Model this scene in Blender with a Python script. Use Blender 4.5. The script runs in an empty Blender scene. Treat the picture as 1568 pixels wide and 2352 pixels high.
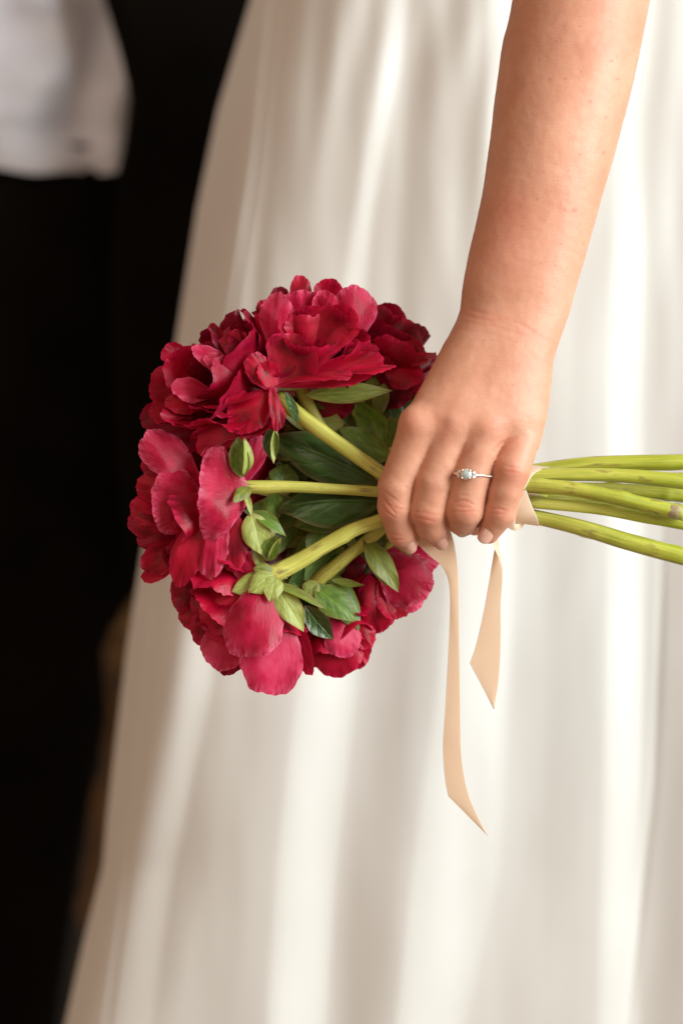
import bpy, math, random
import numpy as np
from mathutils import Vector, Matrix, noise as mnoise

# ------------------------------------------------------------------ camera, world, lights
SC = bpy.context.scene
COL = SC.collection
S = 0.00022                      # one unit of the layout = 0.22 mm
DIST = 5553.0                    # camera to focal plane, layout units
R = math.radians

cam_d = bpy.data.cameras.new("camera")
cam = bpy.data.objects.new("camera", cam_d); COL.objects.link(cam)
cam.location = (0, -DIST * S, 0); cam.rotation_euler = (R(90), 0, 0)
cam_d.sensor_fit = 'VERTICAL'; cam_d.sensor_height = 36; cam_d.sensor_width = 24
cam_d.lens = 36 * DIST / 2352.0
cam_d.clip_start = 0.05; cam_d.clip_end = 60
cam_d.dof.use_dof = True; cam_d.dof.focus_distance = (DIST - 75) * S; cam_d.dof.aperture_fstop = 3.3
SC.camera = cam

W = bpy.data.worlds.new("World"); SC.world = W; W.use_nodes = True
W.node_tree.nodes["Background"].inputs[0].default_value = (0.74, 0.52, 0.365, 1)
W.node_tree.nodes["Background"].inputs[1].default_value = 0.42

def area(name, loc, target, sx, sy, power, col):
    l = bpy.data.lights.new(name, 'AREA'); l.shape = 'RECTANGLE'; l.size = sx; l.size_y = sy
    l.energy = power; l.color = col
    o = bpy.data.objects.new(name, l); COL.objects.link(o); o.location = loc
    o.rotation_euler = (Vector(target) - Vector(loc)).to_track_quat('-Z', 'Y').to_euler()
    return o
area("window_light", (1.20, -0.68, 0.42), (0.05, 0.03, -0.04), 0.9, 1.2, 41, (0.88, 0.98, 0.98))
area("room_bounce", (-1.0, -1.9, 0.9), (0, 0.1, 0), 1.6, 1.6, 10, (1.0, 0.78, 0.60))

SC.view_settings.view_transform = 'Standard'; SC.view_settings.look = 'None'
SC.view_settings.exposure = 0.10; SC.view_settings.gamma = 1.0
SC.render.engine = 'CYCLES'
SC.cycles.max_bounces = 10; SC.cycles.transparent_max_bounces = 8
SC.cycles.caustics_reflective = False; SC.cycles.caustics_refractive = False

# ------------------------------------------------------------------ layout helpers
def P(x, y, d=0.0):
    """photo position (on a 1568 x 2352 grid) at depth d behind the focal plane -> layout point"""
    k = (DIST + d) / DIST
    return np.array(((x - 784.0) * k, d, (1176.0 - y) * k))
def c1(x, y, d=0): return P(269.5 + .3125 * x, 612.5 + .3125 * y, d)
def c2(x, y, d=0): return P(612.5 + .2734 * x, 612.5 + .2734 * y, d)
def c3(x, y, d=0): return P(269.5 + .3125 * x, 980.0 + .3125 * y, d)
def c4(x, y, d=0): return P(526.75 + .2734 * x, 845.25 + .2734 * y, d)
def c5(x, y, d=0): return P(833.0 + .3125 * x, 673.75 + .3125 * y, d)
def c6(x, y, d=0): return P(612.5 + .2734 * x, 1194.4 + .2734 * y, d)
def c7(x, y, d=0): return P(1102.5 + .2969 * x, 1010.6 + .2969 * y, d)
def c8(x, y, d=0): return P(918.75 + .3125 * x, 1225.0 + .3125 * y, d)
def D0(x, y, d=0): return P(x, y, d)
def V(x, y, z): return np.array((x, y, z), float)
def unit(v): return v / (np.linalg.norm(v) + 1e-9)
def img(nx, up, cam_): return unit(V(nx, -cam_, up))      # right, up, toward the camera

def catmull(pts, n):
    pts = [np.array(p, float) for p in pts]
    if len(pts) == 2: return [pts[0] + (pts[1] - pts[0]) * t for t in np.linspace(0, 1, n)]
    q = [2 * pts[0] - pts[1]] + pts + [2 * pts[-1] - pts[-2]]
    out = []; m = len(pts) - 1
    for t in np.linspace(0, m, n):
        i = min(int(t), m - 1); f = t - i
        a, b, c, d = q[i:i + 4]
        out.append(.5 * (2 * b + (c - a) * f + (2 * a - 5 * b + 4 * c - d) * f * f + (3 * b - a - 3 * c + d) * f ** 3))
    return out

def link(name, verts, faces, mat, parent=None, origin=None, uv=None, smooth=True):
    """verts in layout units; becomes one mesh object with its origin at `origin`"""
    verts = np.asarray(verts, float)
    if origin is None: origin = verts.mean(axis=0)
    origin = np.asarray(origin, float)
    me = bpy.data.meshes.new(name)
    me.from_pydata(((verts - origin) * S).tolist(), [], [tuple(f) for f in faces])
    if uv is not None:
        lay = me.uv_layers.new(name="uv")
        idx = np.zeros(len(me.loops), np.int32); me.loops.foreach_get("vertex_index", idx)
        lay.data.foreach_set("uv", np.asarray(uv, np.float32)[idx].ravel())
    if smooth: me.polygons.foreach_set("use_smooth", np.ones(len(me.polygons), bool))
    me.materials.append(mat)
    o = bpy.data.objects.new(name, me); COL.objects.link(o)
    loc = Vector((origin * S).tolist())
    if parent is not None:
        pw = Vector(parent.get("_w", (0, 0, 0)))
        o.parent = parent; loc = loc - pw
        o["_w"] = list(loc + pw)
    else: o["_w"] = list(loc)
    o.location = loc
    return o

def thing(name, label, cat, at, group=None):
    o = bpy.data.objects.new(name, None); COL.objects.link(o)
    o.empty_display_size = 0.02
    o.location = Vector((np.asarray(at) * S).tolist()); o["_w"] = list(o.location)
    tag(o, label, cat, group); return o
def tag(o, label=None, cat=None, group=None, kind=None):
    if label: o["label"] = label
    if cat: o["category"] = cat
    if group: o["group"] = group
    if kind: o["kind"] = kind
    return o

def grid_faces(nu, nv, wrap=False):
    f = []
    for j in range(nv - 1):
        for i in range(nu if wrap else nu - 1):
            a = j * nu + i; b = j * nu + (i + 1) % nu
            f.append((a, b, b + nu, a + nu))
    return f

# ------------------------------------------------------------------ materials
def nt(name):
    m = bpy.data.materials.new(name); m.use_nodes = True
    t = m.node_tree; b = t.nodes["Principled BSDF"]
    return m, t, b
def nd(t, typ, **kw):
    n = t.nodes.new(typ)
    for k, v in kw.items():
        if k.startswith("i_"):
            key = k[2:]
            n.inputs[int(key) if key.isdigit() else key].default_value = v
        else: setattr(n, k, v)
    return n
def ramp(t, fac, stops):
    r = t.nodes.new("ShaderNodeValToRGB"); e = r.color_ramp.elements
    while len(e) < len(stops): e.new(0.5)
    for el, (p, c) in zip(e, stops):
        el.position = p; el.color = (c + (1,)) if len(c) == 3 else c
    t.links.new(fac, r.inputs[0]); return r
def mixc(t, fac, a, b, mode='MIX'):
    m = t.nodes.new("ShaderNodeMix"); m.data_type = 'RGBA'; m.blend_type = mode
    for s, v in ((0, fac), (6, a), (7, b)):
        if isinstance(v, (int, float, tuple)): m.inputs[s].default_value = v
        else: t.links.new(v, m.inputs[s])
    return m.outputs[2]
def math_(t, op, a, b=None, clamp=False):
    m = t.nodes.new("ShaderNodeMath"); m.operation = op; m.use_clamp = clamp
    for i, v in ((0, a), (1, b)):
        if v is None: continue
        if isinstance(v, (int, float)): m.inputs[i].default_value = v
        else: t.links.new(v, m.inputs[i])
    return m.outputs[0]
def uvmap(t, sx, sy, off=None):
    uv = nd(t, "ShaderNodeUVMap"); mp = nd(t, "ShaderNodeMapping"); mp.inputs[3].default_value = (sx, sy, 1)
    t.links.new(uv.outputs[0], mp.inputs[0])
    if off is not None: t.links.new(off, mp.inputs[1])
    return mp.outputs[0]
def bump(t, b, h, strength, dist=0.0005):
    n = nd(t, "ShaderNodeBump"); n.inputs["Strength"].default_value = strength; n.inputs["Distance"].default_value = dist
    t.links.new(h, n.inputs["Height"]); t.links.new(n.outputs[0], b.inputs["Normal"]); return n

def mat_petal(name, dark, mid, light, trans=0.25):
    m, t, b = nt(name)
    oi = nd(t, "ShaderNodeObjectInfo")
    off = nd(t, "ShaderNodeCombineXYZ"); sc = math_(t, 'MULTIPLY', oi.outputs["Random"], 37.0)
    t.links.new(sc, off.inputs[0]); t.links.new(sc, off.inputs[1])
    st = nd(t, "ShaderNodeTexNoise", i_Scale=1.0, i_Detail=5.0, i_Roughness=.6)
    t.links.new(uvmap(t, 34, 1.6, off.outputs[0]), st.inputs[0])
    bl = nd(t, "ShaderNodeTexNoise", i_Scale=2.2, i_Detail=3.0)
    t.links.new(uvmap(t, 1.3, 1.3, off.outputs[0]), bl.inputs[0])
    fac = math_(t, 'ADD', math_(t, 'MULTIPLY', st.outputs[0], .25), math_(t, 'MULTIPLY', math_(t, 'SUBTRACT', math_(t, 'MULTIPLY', bl.outputs[0], 1.3), .12), .72))
    fac = math_(t, 'ADD', fac, math_(t, 'MULTIPLY', math_(t, 'SUBTRACT', oi.outputs["Random"], .5), .3))
    r = ramp(t, fac, [(.30, dark), (.56, mid), (.82, light)])
    # pale, crinkled rim
    at = nd(t, "ShaderNodeAttribute", attribute_name="rim")
    cr = nd(t, "ShaderNodeTexNoise", i_Scale=9.0, i_Detail=4.0); t.links.new(uvmap(t, 3.0, 1.2, off.outputs[0]), cr.inputs[0])
    rimf = math_(t, 'MULTIPLY', math_(t, 'POWER', at.outputs["Fac"], 7.0),
                 math_(t, 'MULTIPLY', math_(t, 'SUBTRACT', cr.outputs[0], .36, True), 3.2, True), True)
    col = mixc(t, rimf, r.outputs[0], (min(1, light[0] * 1.15), light[1] * 2.6, light[2] * 2.0, 1))
    t.links.new(col, b.inputs["Base Color"])
    t.links.new(math_(t, 'ADD', math_(t, 'MULTIPLY', bl.outputs[0], .5), .17), b.inputs["Roughness"])
    b.inputs["Specular IOR Level"].default_value = .28
    b.inputs["Sheen Weight"].default_value = .05; b.inputs["Sheen Tint"].default_value = (1, .45, .6, 1)
    b.inputs["Sheen Roughness"].default_value = .4
    hh = math_(t, 'ADD', math_(t, 'MULTIPLY', st.outputs[0], .5), math_(t, 'MULTIPLY', cr.outputs[0], .8))
    bump(t, b, hh, .30, .0008)
    tr = nd(t, "ShaderNodeBsdfTranslucent"); t.links.new(mixc(t, .5, col, (.85, .02, .09, 1)), tr.inputs[0])
    mx = nd(t, "ShaderNodeMixShader"); mx.inputs[0].default_value = trans
    out = t.nodes["Material Output"]
    t.links.new(b.outputs[0], mx.inputs[1]); t.links.new(tr.outputs[0], mx.inputs[2]); t.links.new(mx.outputs[0], out.inputs[0])
    return m

def mat_leaf(name, dark, light, back, edge, rough=.38, trans=.18, vb=.28):
    m, t, b = nt(name)
    oi = nd(t, "ShaderNodeObjectInfo")
    off = nd(t, "ShaderNodeCombineXYZ"); sc = math_(t, 'MULTIPLY', oi.outputs["Random"], 23.0)
    t.links.new(sc, off.inputs[0]); t.links.new(sc, off.inputs[1])
    nz = nd(t, "ShaderNodeTexNoise", i_Scale=3.0, i_Detail=5.0); t.links.new(uvmap(t, 2, 1.4, off.outputs[0]), nz.inputs[0])
    col = ramp(t, nz.outputs[0], [(.3, dark), (.72, light)]).outputs[0]
    geo = nd(t, "ShaderNodeNewGeometry")
    col = mixc(t, math_(t, 'MULTIPLY', geo.outputs["Backfacing"], .7), col, back + (1,))
    uv = nd(t, "ShaderNodeUVMap"); sx = nd(t, "ShaderNodeSeparateXYZ"); t.links.new(uv.outputs[0], sx.inputs[0])
    u = math_(t, 'ABSOLUTE', math_(t, 'SUBTRACT', sx.outputs[0], .5)); u = math_(t, 'MULTIPLY', u, 2.0)
    # midrib and side veins
    ph = math_(t, 'SUBTRACT', math_(t, 'ADD', math_(t, 'MULTIPLY', sx.outputs[1], 4.6), math_(t, 'MULTIPLY', nz.outputs[0], .7)), math_(t, 'MULTIPLY', math_(t, 'POWER', u, .8), 1.9))
    vein = math_(t, 'POWER', math_(t, 'ABSOLUTE', math_(t, 'SINE', math_(t, 'MULTIPLY', ph, math.pi))), .16)
    mid = math_(t, 'MULTIPLY', u, 14.0, True)
    vh = math_(t, 'MULTIPLY', vein, mid)
    col = mixc(t, math_(t, 'MULTIPLY', math_(t, 'SUBTRACT', 1.0, vh, True), .30), col, tuple(min(1, c * 1.7 + .015) for c in light) + (1,))
    at = nd(t, "ShaderNodeAttribute", attribute_name="rim")
    ef = math_(t, 'POWER', at.outputs["Fac"], 9.0)
    col = mixc(t, math_(t, 'MULTIPLY', ef, .8), col, edge + (1,))
    sp = nd(t, "ShaderNodeTexNoise", i_Scale=5.5, i_Detail=2.0); t.links.new(uvmap(t, 1.6, 1.2, off.outputs[0]), sp.inputs[0])
    spot = math_(t, 'MULTIPLY', math_(t, 'SUBTRACT', sp.outputs[0], .66, True), 9.0, True)
    col = mixc(t, math_(t, 'MULTIPLY', spot, .7), col, (.09, .045, .015, 1))
    t.links.new(col, b.inputs["Base Color"])
    b.inputs["Roughness"].default_value = rough
    bump(t, b, math_(t, 'ADD', vh, math_(t, 'MULTIPLY', nz.outputs[0], 1.2)), vb, .0008)
    tr = nd(t, "ShaderNodeBsdfTranslucent"); t.links.new(mixc(t, .5, col, (.45, .55, .06, 1)), tr.inputs[0])
    mx = nd(t, "ShaderNodeMixShader"); mx.inputs[0].default_value = trans
    out = t.nodes["Material Output"]
    t.links.new(b.outputs[0], mx.inputs[1]); t.links.new(tr.outputs[0], mx.inputs[2]); t.links.new(mx.outputs[0], out.inputs[0])
    return m

def mat_stem(name, a, c, brown):
    m, t, b = nt(name)
    oi = nd(t, "ShaderNodeObjectInfo")
    off = nd(t, "ShaderNodeCombineXYZ"); sc = math_(t, 'MULTIPLY', oi.outputs["Random"], 19.0)
    t.links.new(sc, off.inputs[0]); t.links.new(sc, off.inputs[1])
    st = nd(t, "ShaderNodeTexNoise", i_Scale=1.0, i_Detail=5.0, i_Roughness=.65); t.links.new(uvmap(t, 11, 1.6, off.outputs[0]), st.inputs[0])
    bl = nd(t, "ShaderNodeTexNoise", i_Scale=1.0, i_Detail=4.0); t.links.new(uvmap(t, 3, 5.0, off.outputs[0]), bl.inputs[0])
    fac = math_(t, 'ADD', math_(t, 'MULTIPLY', st.outputs[0], .65), math_(t, 'MULTIPLY', bl.outputs[0], .35))
    col = ramp(t, fac, [(.34, a), (.62, c)]).outputs[0]
    uv_ = nd(t, "ShaderNodeUVMap"); sv = nd(t, "ShaderNodeSeparateXYZ"); t.links.new(uv_.outputs[0], sv.inputs[0])
    g_ = ramp(t, fac, [(.32, (.21, .26, .013)), (.66, (.50, .49, .055))]).outputs[0]
    col = mixc(t, math_(t, 'SUBTRACT', sv.outputs[1], 1.6, True), col, g_)
    bf = math_(t, 'MULTIPLY', math_(t, 'SUBTRACT', bl.outputs[0], .60, True), 9.0, True)
    col = mixc(t, math_(t, 'MULTIPLY', bf, .75), col, brown + (1,))
    t.links.new(col, b.inputs["Base Color"]); b.inputs["Roughness"].default_value = .42
    b.inputs["Subsurface Weight"].default_value = .12; b.inputs["Subsurface Radius"].default_value = (.6, 1, .2); b.inputs["Subsurface Scale"].default_value = .002
    bump(t, b, st.outputs[0], .35, .0006)
    return m

M = {}
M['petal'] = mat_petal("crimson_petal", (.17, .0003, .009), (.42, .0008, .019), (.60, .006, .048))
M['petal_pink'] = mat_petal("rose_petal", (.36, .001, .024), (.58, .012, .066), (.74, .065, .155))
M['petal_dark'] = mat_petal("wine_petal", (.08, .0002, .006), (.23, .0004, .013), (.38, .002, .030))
M['leaf_dark'] = mat_leaf("dark_leaf", (.022, .056, .014), (.062, .14, .028), (.10, .16, .05), (.16, .12, .05), .27, .12, .55)
M['leaf'] = mat_leaf("green_leaf", (.065, .14, .016), (.18, .30, .04), (.20, .27, .07), (.24, .17, .05), .40, .20)
M['sepal'] = mat_leaf("pale_sepal", (.26, .32, .055), (.48, .52, .14), (.42, .46, .15), (.30, .18, .06), .46, .22)
M['olive'] = mat_leaf("olive_leaf", (.12, .16, .020), (.25, .28, .045), (.27, .30, .08), (.24, .15, .05), .42, .2)
M['stem'] = mat_stem("yellow_green_stem", (.36, .36, .036), (.66, .62, .15), (.16, .09, .03))
M['stem_green'] = mat_stem("fresh_green_stem", (.20, .28, .014), (.44, .48, .045), (.20, .12, .05))
M['stem_cut'] = mat_stem("dry_stem_end", (.25, .18, .10), (.42, .33, .2), (.12, .08, .05))

def mat_skin():
    m, t, b = nt("skin")
    tc = nd(t, "ShaderNodeTexCoord")
    n1 = nd(t, "ShaderNodeTexNoise", i_Scale=38.0, i_Detail=4.0, i_Roughness=.6); t.links.new(tc.outputs["Object"], n1.inputs[0])
    n2 = nd(t, "ShaderNodeTexNoise", i_Scale=420.0, i_Detail=3.0, i_Roughness=.6); t.links.new(tc.outputs["Object"], n2.inputs[0])
    col = ramp(t, n1.outputs[0], [(.3, (.56, .250, .158)), (.7, (.69, .355, .240))]).outputs[0]
    col = mixc(t, math_(t, 'MULTIPLY', n2.outputs[0], .30), col, (.50, .20, .115, 1))
    at = nd(t, "ShaderNodeAttribute", attribute_name="blush")
    col = mixc(t, math_(t, 'MULTIPLY', at.outputs["Fac"], .75, True), col, (.60, .17, .105, 1))
    fr = nd(t, "ShaderNodeTexVoronoi", i_Scale=150.0); fr.feature = 'F1'; t.links.new(tc.outputs["Object"], fr.inputs[0])
    sepc = nd(t, "ShaderNodeSeparateColor"); t.links.new(fr.outputs["Color"], sepc.inputs[0])
    big = math_(t, 'GREATER_THAN', sepc.outputs[0], .55)
    f = math_(t, 'MULTIPLY', math_(t, 'SUBTRACT', 1.0, math_(t, 'MULTIPLY', fr.outputs["Distance"], 6.5), True), big)
    col = mixc(t, math_(t, 'MULTIPLY', f, .5), col, (.42, .15, .08, 1))
    fk = nd(t, "ShaderNodeAttribute", attribute_name="mole")
    col = mixc(t, math_(t, 'MULTIPLY', fk.outputs["Fac"], .6), col, (.36, .10, .045, 1))
    t.links.new(col, b.inputs["Base Color"])
    b.inputs["Roughness"].default_value = .50; b.inputs["Specular IOR Level"].default_value = .40
    b.inputs["Subsurface Weight"].default_value = .35
    b.inputs["Subsurface Radius"].default_value = (1.0, .38, .2); b.inputs["Subsurface Scale"].default_value = .006
    v = nd(t, "ShaderNodeTexVoronoi", i_Scale=900.0); t.links.new(tc.outputs["Object"], v.inputs[0])
    mp = nd(t, "ShaderNodeMapping"); mp.inputs[3].default_value = (160, 160, 900); t.links.new(tc.outputs["Object"], mp.inputs[0])
    wr = nd(t, "ShaderNodeTexNoise", i_Scale=1.0, i_Detail=3.0); t.links.new(mp.outputs[0], wr.inputs[0])
    h = math_(t, 'ADD', math_(t, 'MULTIPLY', v.outputs["Distance"], .5), math_(t, 'MULTIPLY', wr.outputs[0], .9))
    bump(t, b, h, .22, .0005)
    return m
M['skin'] = mat_skin()

def simple(name, col, rough=.5, metal=0, **kw):
    m, t, b = nt(name)
    b.inputs["Base Color"].default_value = col + (1,); b.inputs["Roughness"].default_value = rough; b.inputs["Metallic"].default_value = metal
    for k, v in kw.items(): b.inputs[k].default_value = v
    return m
M['nail'] = simple("nail", (.66, .36, .28), .16, 0, **{"Coat Weight": .6, "Subsurface Weight": .25, "Subsurface Scale": .002})
M['gold'] = simple("rose_gold", (.90, .60, .42), .2, 1)
M['gem'] = simple("aqua_stone", (.62, .76, .76), .06, 0, **{"Transmission Weight": .35, "IOR": 1.65, "Coat Weight": 1.0})
M['diamond'] = simple("small_stone", (.96, .86, .80), .04, 0, **{"Transmission Weight": .5, "IOR": 2.2})

def mat_cloth(name, a, c, scale, rough, sheen=.3, bumpd=.0004, weave=(900, 900, 900)):
    m, t, b = nt(name)
    tc = nd(t, "ShaderNodeTexCoord")
    n = nd(t, "ShaderNodeTexNoise", i_Scale=scale, i_Detail=4.0); t.links.new(tc.outputs["Object"], n.inputs[0])
    t.links.new(ramp(t, n.outputs[0], [(.35, a), (.65, c)]).outputs[0], b.inputs["Base Color"])
    b.inputs["Roughness"].default_value = rough; b.inputs["Sheen Weight"].default_value = sheen
    mp = nd(t, "ShaderNodeMapping"); mp.inputs[3].default_value = weave; t.links.new(tc.outputs["Object"], mp.inputs[0])
    w = nd(t, "ShaderNodeTexNoise", i_Scale=1.0, i_Detail=2.0); t.links.new(mp.outputs[0], w.inputs[0])
    bump(t, b, w.outputs[0], .25, bumpd)
    return m
M['dress'] = mat_cloth("ivory_satin", (.665, .635, .60), (.71, .685, .655), 6, .46, .25)
M['shirt'] = mat_cloth("white_cotton", (.68, .70, .79), (.76, .77, .85), 9, .8)
M['wool'] = mat_cloth("black_wool", (.0035, .0028, .002), (.0055, .0042, .003), 14, .95, 0)
for k_ in ('wool',): M[k_].node_tree.nodes["Principled BSDF"].inputs["Specular IOR Level"].default_value = .05
M['wall'] = mat_cloth("dark_wall", (.006, .004, .003), (.010, .007, .005), 3, .9, 0)
M['wood'] = mat_cloth("gilded_wood", (.12, .056, .016), (.26, .125, .034), 16, .6, 0, .002, (40, 40, 8))

def mat_ribbon():
    m, t, b = nt("champagne_satin")
    uv = nd(t, "ShaderNodeUVMap"); sx = nd(t, "ShaderNodeSeparateXYZ"); t.links.new(uv.outputs[0], sx.inputs[0])
    u = math_(t, 'ABSOLUTE', math_(t, 'SUBTRACT', sx.outputs[0], .5))
    edge = math_(t, 'GREATER_THAN', u, .462)
    nz = nd(t, "ShaderNodeTexNoise", i_Scale=1.0, i_Detail=3.0); t.links.new(uvmap(t, 160, 3), nz.inputs[0])
    col = ramp(t, nz.outputs[0], [(.3, (.94, .735, .55)), (.7, (.97, .80, .63))]).outputs[0]
    col = mixc(t, math_(t, 'MULTIPLY', edge, .85), col, (.97, .92, .85, 1))
    t.links.new(col, b.inputs["Base Color"])
    b.inputs["Roughness"].default_value = .40; b.inputs["Sheen Weight"].default_value = .3
    bump(t, b, math_(t, 'ADD', nz.outputs[0], math_(t, 'MULTIPLY', edge, -2.0)), .12, .0004)
    tr = nd(t, "ShaderNodeBsdfTranslucent"); t.links.new(col, tr.inputs[0])
    mx = nd(t, "ShaderNodeMixShader"); mx.inputs[0].default_value = .46
    t.links.new(b.outputs[0], mx.inputs[1]); t.links.new(tr.outputs[0], mx.inputs[2]); t.links.new(mx.outputs[0], t.nodes["Material Output"].inputs[0])
    return m
M['ribbon'] = mat_ribbon()

# ------------------------------------------------------------------ the background: wall, furniture, groom
def slab(name, x0, x1, z0, z1, y0, y1, mat, parent=None):
    v = [V(x, y, z) for x in (x0, x1) for y in (y0, y1) for z in (z0, z1)]
    f = [(0, 1, 3, 2), (4, 6, 7, 5), (0, 4, 5, 1), (2, 3, 7, 6), (0, 2, 6, 4), (1, 5, 7, 3)]
    return link(name, v, f, mat, parent, smooth=False)
tag(slab("wall", -9000, 9000, -6000, 6000, 9000, 9300, M['wall']), kind="structure")

# carved furniture post behind the couple
def post():
    t = thing("carved_wooden_post", "dark gilded carved wooden post glimpsed between trousers and dress edge", "furniture", P(280, 2900, 4200))
    prof = [(-500, 80), (1330, 60), (1400, 40), (1450, 84), (1510, 92), (1560, 66), (1620, 80), (1680, 76), (1760, 62), (1840, 92), (1880, 74), (1950, 76),
            (2060, 84), (2140, 72), (2220, 80), (2300, 70), (2400, 90), (2900, 90)]
    v = []; n = 28
    rows = catmull([P(350 - .085 * (y - 1300), y, 4300) + V(0, 0, 0) for y, r in prof], 170)
    ys = np.linspace(0, len(prof) - 1, 170); rr = np.interp(ys, range(len(prof)), [r for y, r in prof])
    for j, c in enumerate(rows):
        for i in range(n):
            a = 2 * math.pi * i / n
            q = rr[j] * 2.0 * (1 + .10 * math.cos(6 * a + j * .35) + .05 * math.sin(3 * a - j * .22))
            v.append(c + V(q * math.cos(a), q * math.sin(a), 0))
    link("shaft", v, grid_faces(n, 170, True), M['wood'], t)
post()

def cloth_sheet(fn, nu, nv):
    v = []; uv = []
    for j in range(nv):
        for i in range(nu):
            s, t_ = i / (nu - 1), j / (nv - 1)
            v.append(fn(s, t_)); uv.append((s, t_))
    return v, grid_faces(nu, nv), uv
def nse(x, y, z=0.0): return mnoise.noise(Vector((x, y, z)))

groom = thing("person", "groom in black suit jacket and trousers with white shirt showing, standing behind the dress", "person", P(120, 2900, 2800))
def shirt(s, t_):
    a = s * math.pi * 1.0
    y = -350 + 744 * t_
    x = -60 - 440 * math.cos(a)
    hang = 5 * math.sin(s * 21) + 5 * math.sin(s * 43 + 1)
    y += hang * t_ ** 3
    d = 3000 - 420 * math.sin(a)
    blouse = 40 * math.sin(math.pi * min(1, max(0, (t_ - .55) / .45)))
    fold = 44 * math.sin(s * 30 + t_ * 3 + 3 * nse(s * 4, t_ * 3)) + 90 * nse(s * 7, t_ * 5, 3.3) + 30 * nse(s * 3, t_ * 12, 1.3)
    return P(x, y, d - blouse - fold)
v, f, u = cloth_sheet(shirt, 70, 60); link("shirt", v, f, M['shirt'], groom, uv=u)
def trousers(s, t_):
    a = s * 2 * math.pi
    y = 330 + 2600 * t_
    xr = np.interp(y, [300, 1250, 1380, 1480, 1650, 1850, 2150, 2352, 2930], [420, 400, 300, 236, 250, 208, 160, 132, 60])
    x = xr - 450 * (1 + math.cos(a))
    d = 3060 - 430 * math.sin(a) + 25 * nse(s * 9, t_ * 5)
    return P(x, y, d)
v, f, u = cloth_sheet(trousers, 60, 50); link("trousers", v, f, M['wool'], groom, uv=u)
def jacket(s, t_):
    y = -400 + 1750 * t_
    edge = np.interp(y, [-400, 0, 110, 220, 330, 400, 700, 1000, 1400], [150, 238, 272, 299, 286, 270, 250, 262, 300])
    x = edge + (700 - edge) * s
    d = 2330 + 380 * s ** 1.5 - 60 * math.sin(min(1, s * 8) * math.pi / 2) + 60 + 18 * nse(s * 5, t_ * 6)
    return P(x, y, d)
v, f, u = cloth_sheet(jacket, 30, 60)
j_ = link("jacket", v, f, M['wool'], groom, uv=u)
md = j_.modifiers.new("thick", 'SOLIDIFY'); md.thickness = 0.006; md.offset = 1
def jacket_other(s_, t_):
    y = -400 + 1750 * t_
    edge = np.interp(y, [-400, 0, 220, 400, 700, 1400], [-300, -390, -430, -400, -390, -440])
    return P(edge - 420 * s_, y, 2390 + 700 * s_ ** 1.5 + 18 * nse(s_ * 5, t_ * 6, 2))
v, f, u = cloth_sheet(jacket_other, 30, 60)
j_ = link("jacket_front", v, f, M['wool'], groom, uv=u)
md = j_.modifiers.new("thick", 'SOLIDIFY'); md.thickness = 0.006; md.offset = -1

# ------------------------------------------------------------------ bride: dress
bride = thing("person", "bride in ivory satin dress holding the red bouquet in one bare-armed hand", "person", P(1300, 2900, 900))
EY = [-400, 0, 250, 480, 760, 1280, 1480, 1870, 1990, 2150, 2352, 2800]
EX = [695, 575, 500, 452, 408, 325, 292, 246, 236, 195, 150, 50]
KY = [-400, 0, 536, 1000, 1560, 2000, 2309, 2800]
KN = [  # crest / hollow lines of the folds, x at the heights above
    ([700, 612, 552, 474, 395, 292, 212, 90], 1.0), ([735, 655, 605, 556, 492, 402, 357, 280], 0.0),
    ([975, 893, 803, 738, 684, 632, 613, 590], .85), ([1010, 948, 853, 822, 822, 770, 752, 720], 0.0),
    ([1180, 1125, 1085, 1056, 1006, 950, 914, 860], 1.0), ([1270, 1235, 1205, 1195, 1175, 1150, 1080, 1000], 0.0),
    ([1440, 1410, 1398, 1390, 1388, 1376, 1370, 1360], .55), ([1500, 1490, 1482, 1480, 1480, 1470, 1466, 1460], 0.0),
    ([1640, 1640, 1640, 1640, 1640, 1640, 1640, 1640], 1.0), ([1730] * 8, 0.0), ([2000] * 8, 1.0), ([2200] * 8, 0.0)]
def dress_pt(s, t_):
    y = -400 + 3200 * t_
    xl = np.interp(y, EY, EX)
    x = xl + (2150 - xl) * s
    kx = [xl - 30] + [float(np.interp(y, KY, k[0])) for k in KN]
    kh = [0.2] + [k[1] for k in KN]
    i = int(np.searchsorted(kx, x)) - 1; i = max(0, min(i, len(kx) - 2))
    f_ = (x - kx[i]) / (kx[i + 1] - kx[i]); f_ = min(1, max(0, f_))
    h = kh[i] + (kh[i + 1] - kh[i]) * (f_ * .25 + .75 * f_ * f_ * (3 - 2 * f_))
    amp = np.interp(y, [-400, 0, 600, 1400, 2000, 2800], [15, 17, 22, 44, 58, 64])
    turn = np.interp(y, [-400, 500, 1000, 1600, 2800], [.36, .36, .24, .07, .0])
    wr = np.interp(y, [-400, 0, 700, 1100, 2800], [1, 1, .55, .18, .1])
    e = max(0.0, 1 - (x - xl) / 260.0)
    fine = wr * (7 * math.sin(x / 24.0 + y * .008 + 3 * nse(x / 160, y / 500)) * (.4 + .6 * nse(x / 90, y / 300, 4)) + 8 * nse(x / 60, y / 420))
    d = 1330 + 260 * e ** 2.2 - amp * h - fine - 6 * nse(x / 140, y / 300, 7.7) + turn * max(0, 1120 - x) - .05 * max(0, x - 1250)
    for gy, gx, gd, gw in (([1280, 1600, 2000, 2400], [372, 338, 296, 240], 7, 5), ([-100, 400, 800], [640, 585, 520], 8, 6), ([1300, 1800, 2352], [1520, 1500, 1440], 4, 9)):
        if gy[0] - 200 < y < gy[-1] + 200: d += gd * math.exp(-((x - np.interp(y, gy, gx)) / gw) ** 2) * min(1, max(0, (y - gy[0] + 200) / 300)) * min(1, max(0, (gy[-1] + 200 - y) / 300))
    return P(x, y, d)
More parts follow.
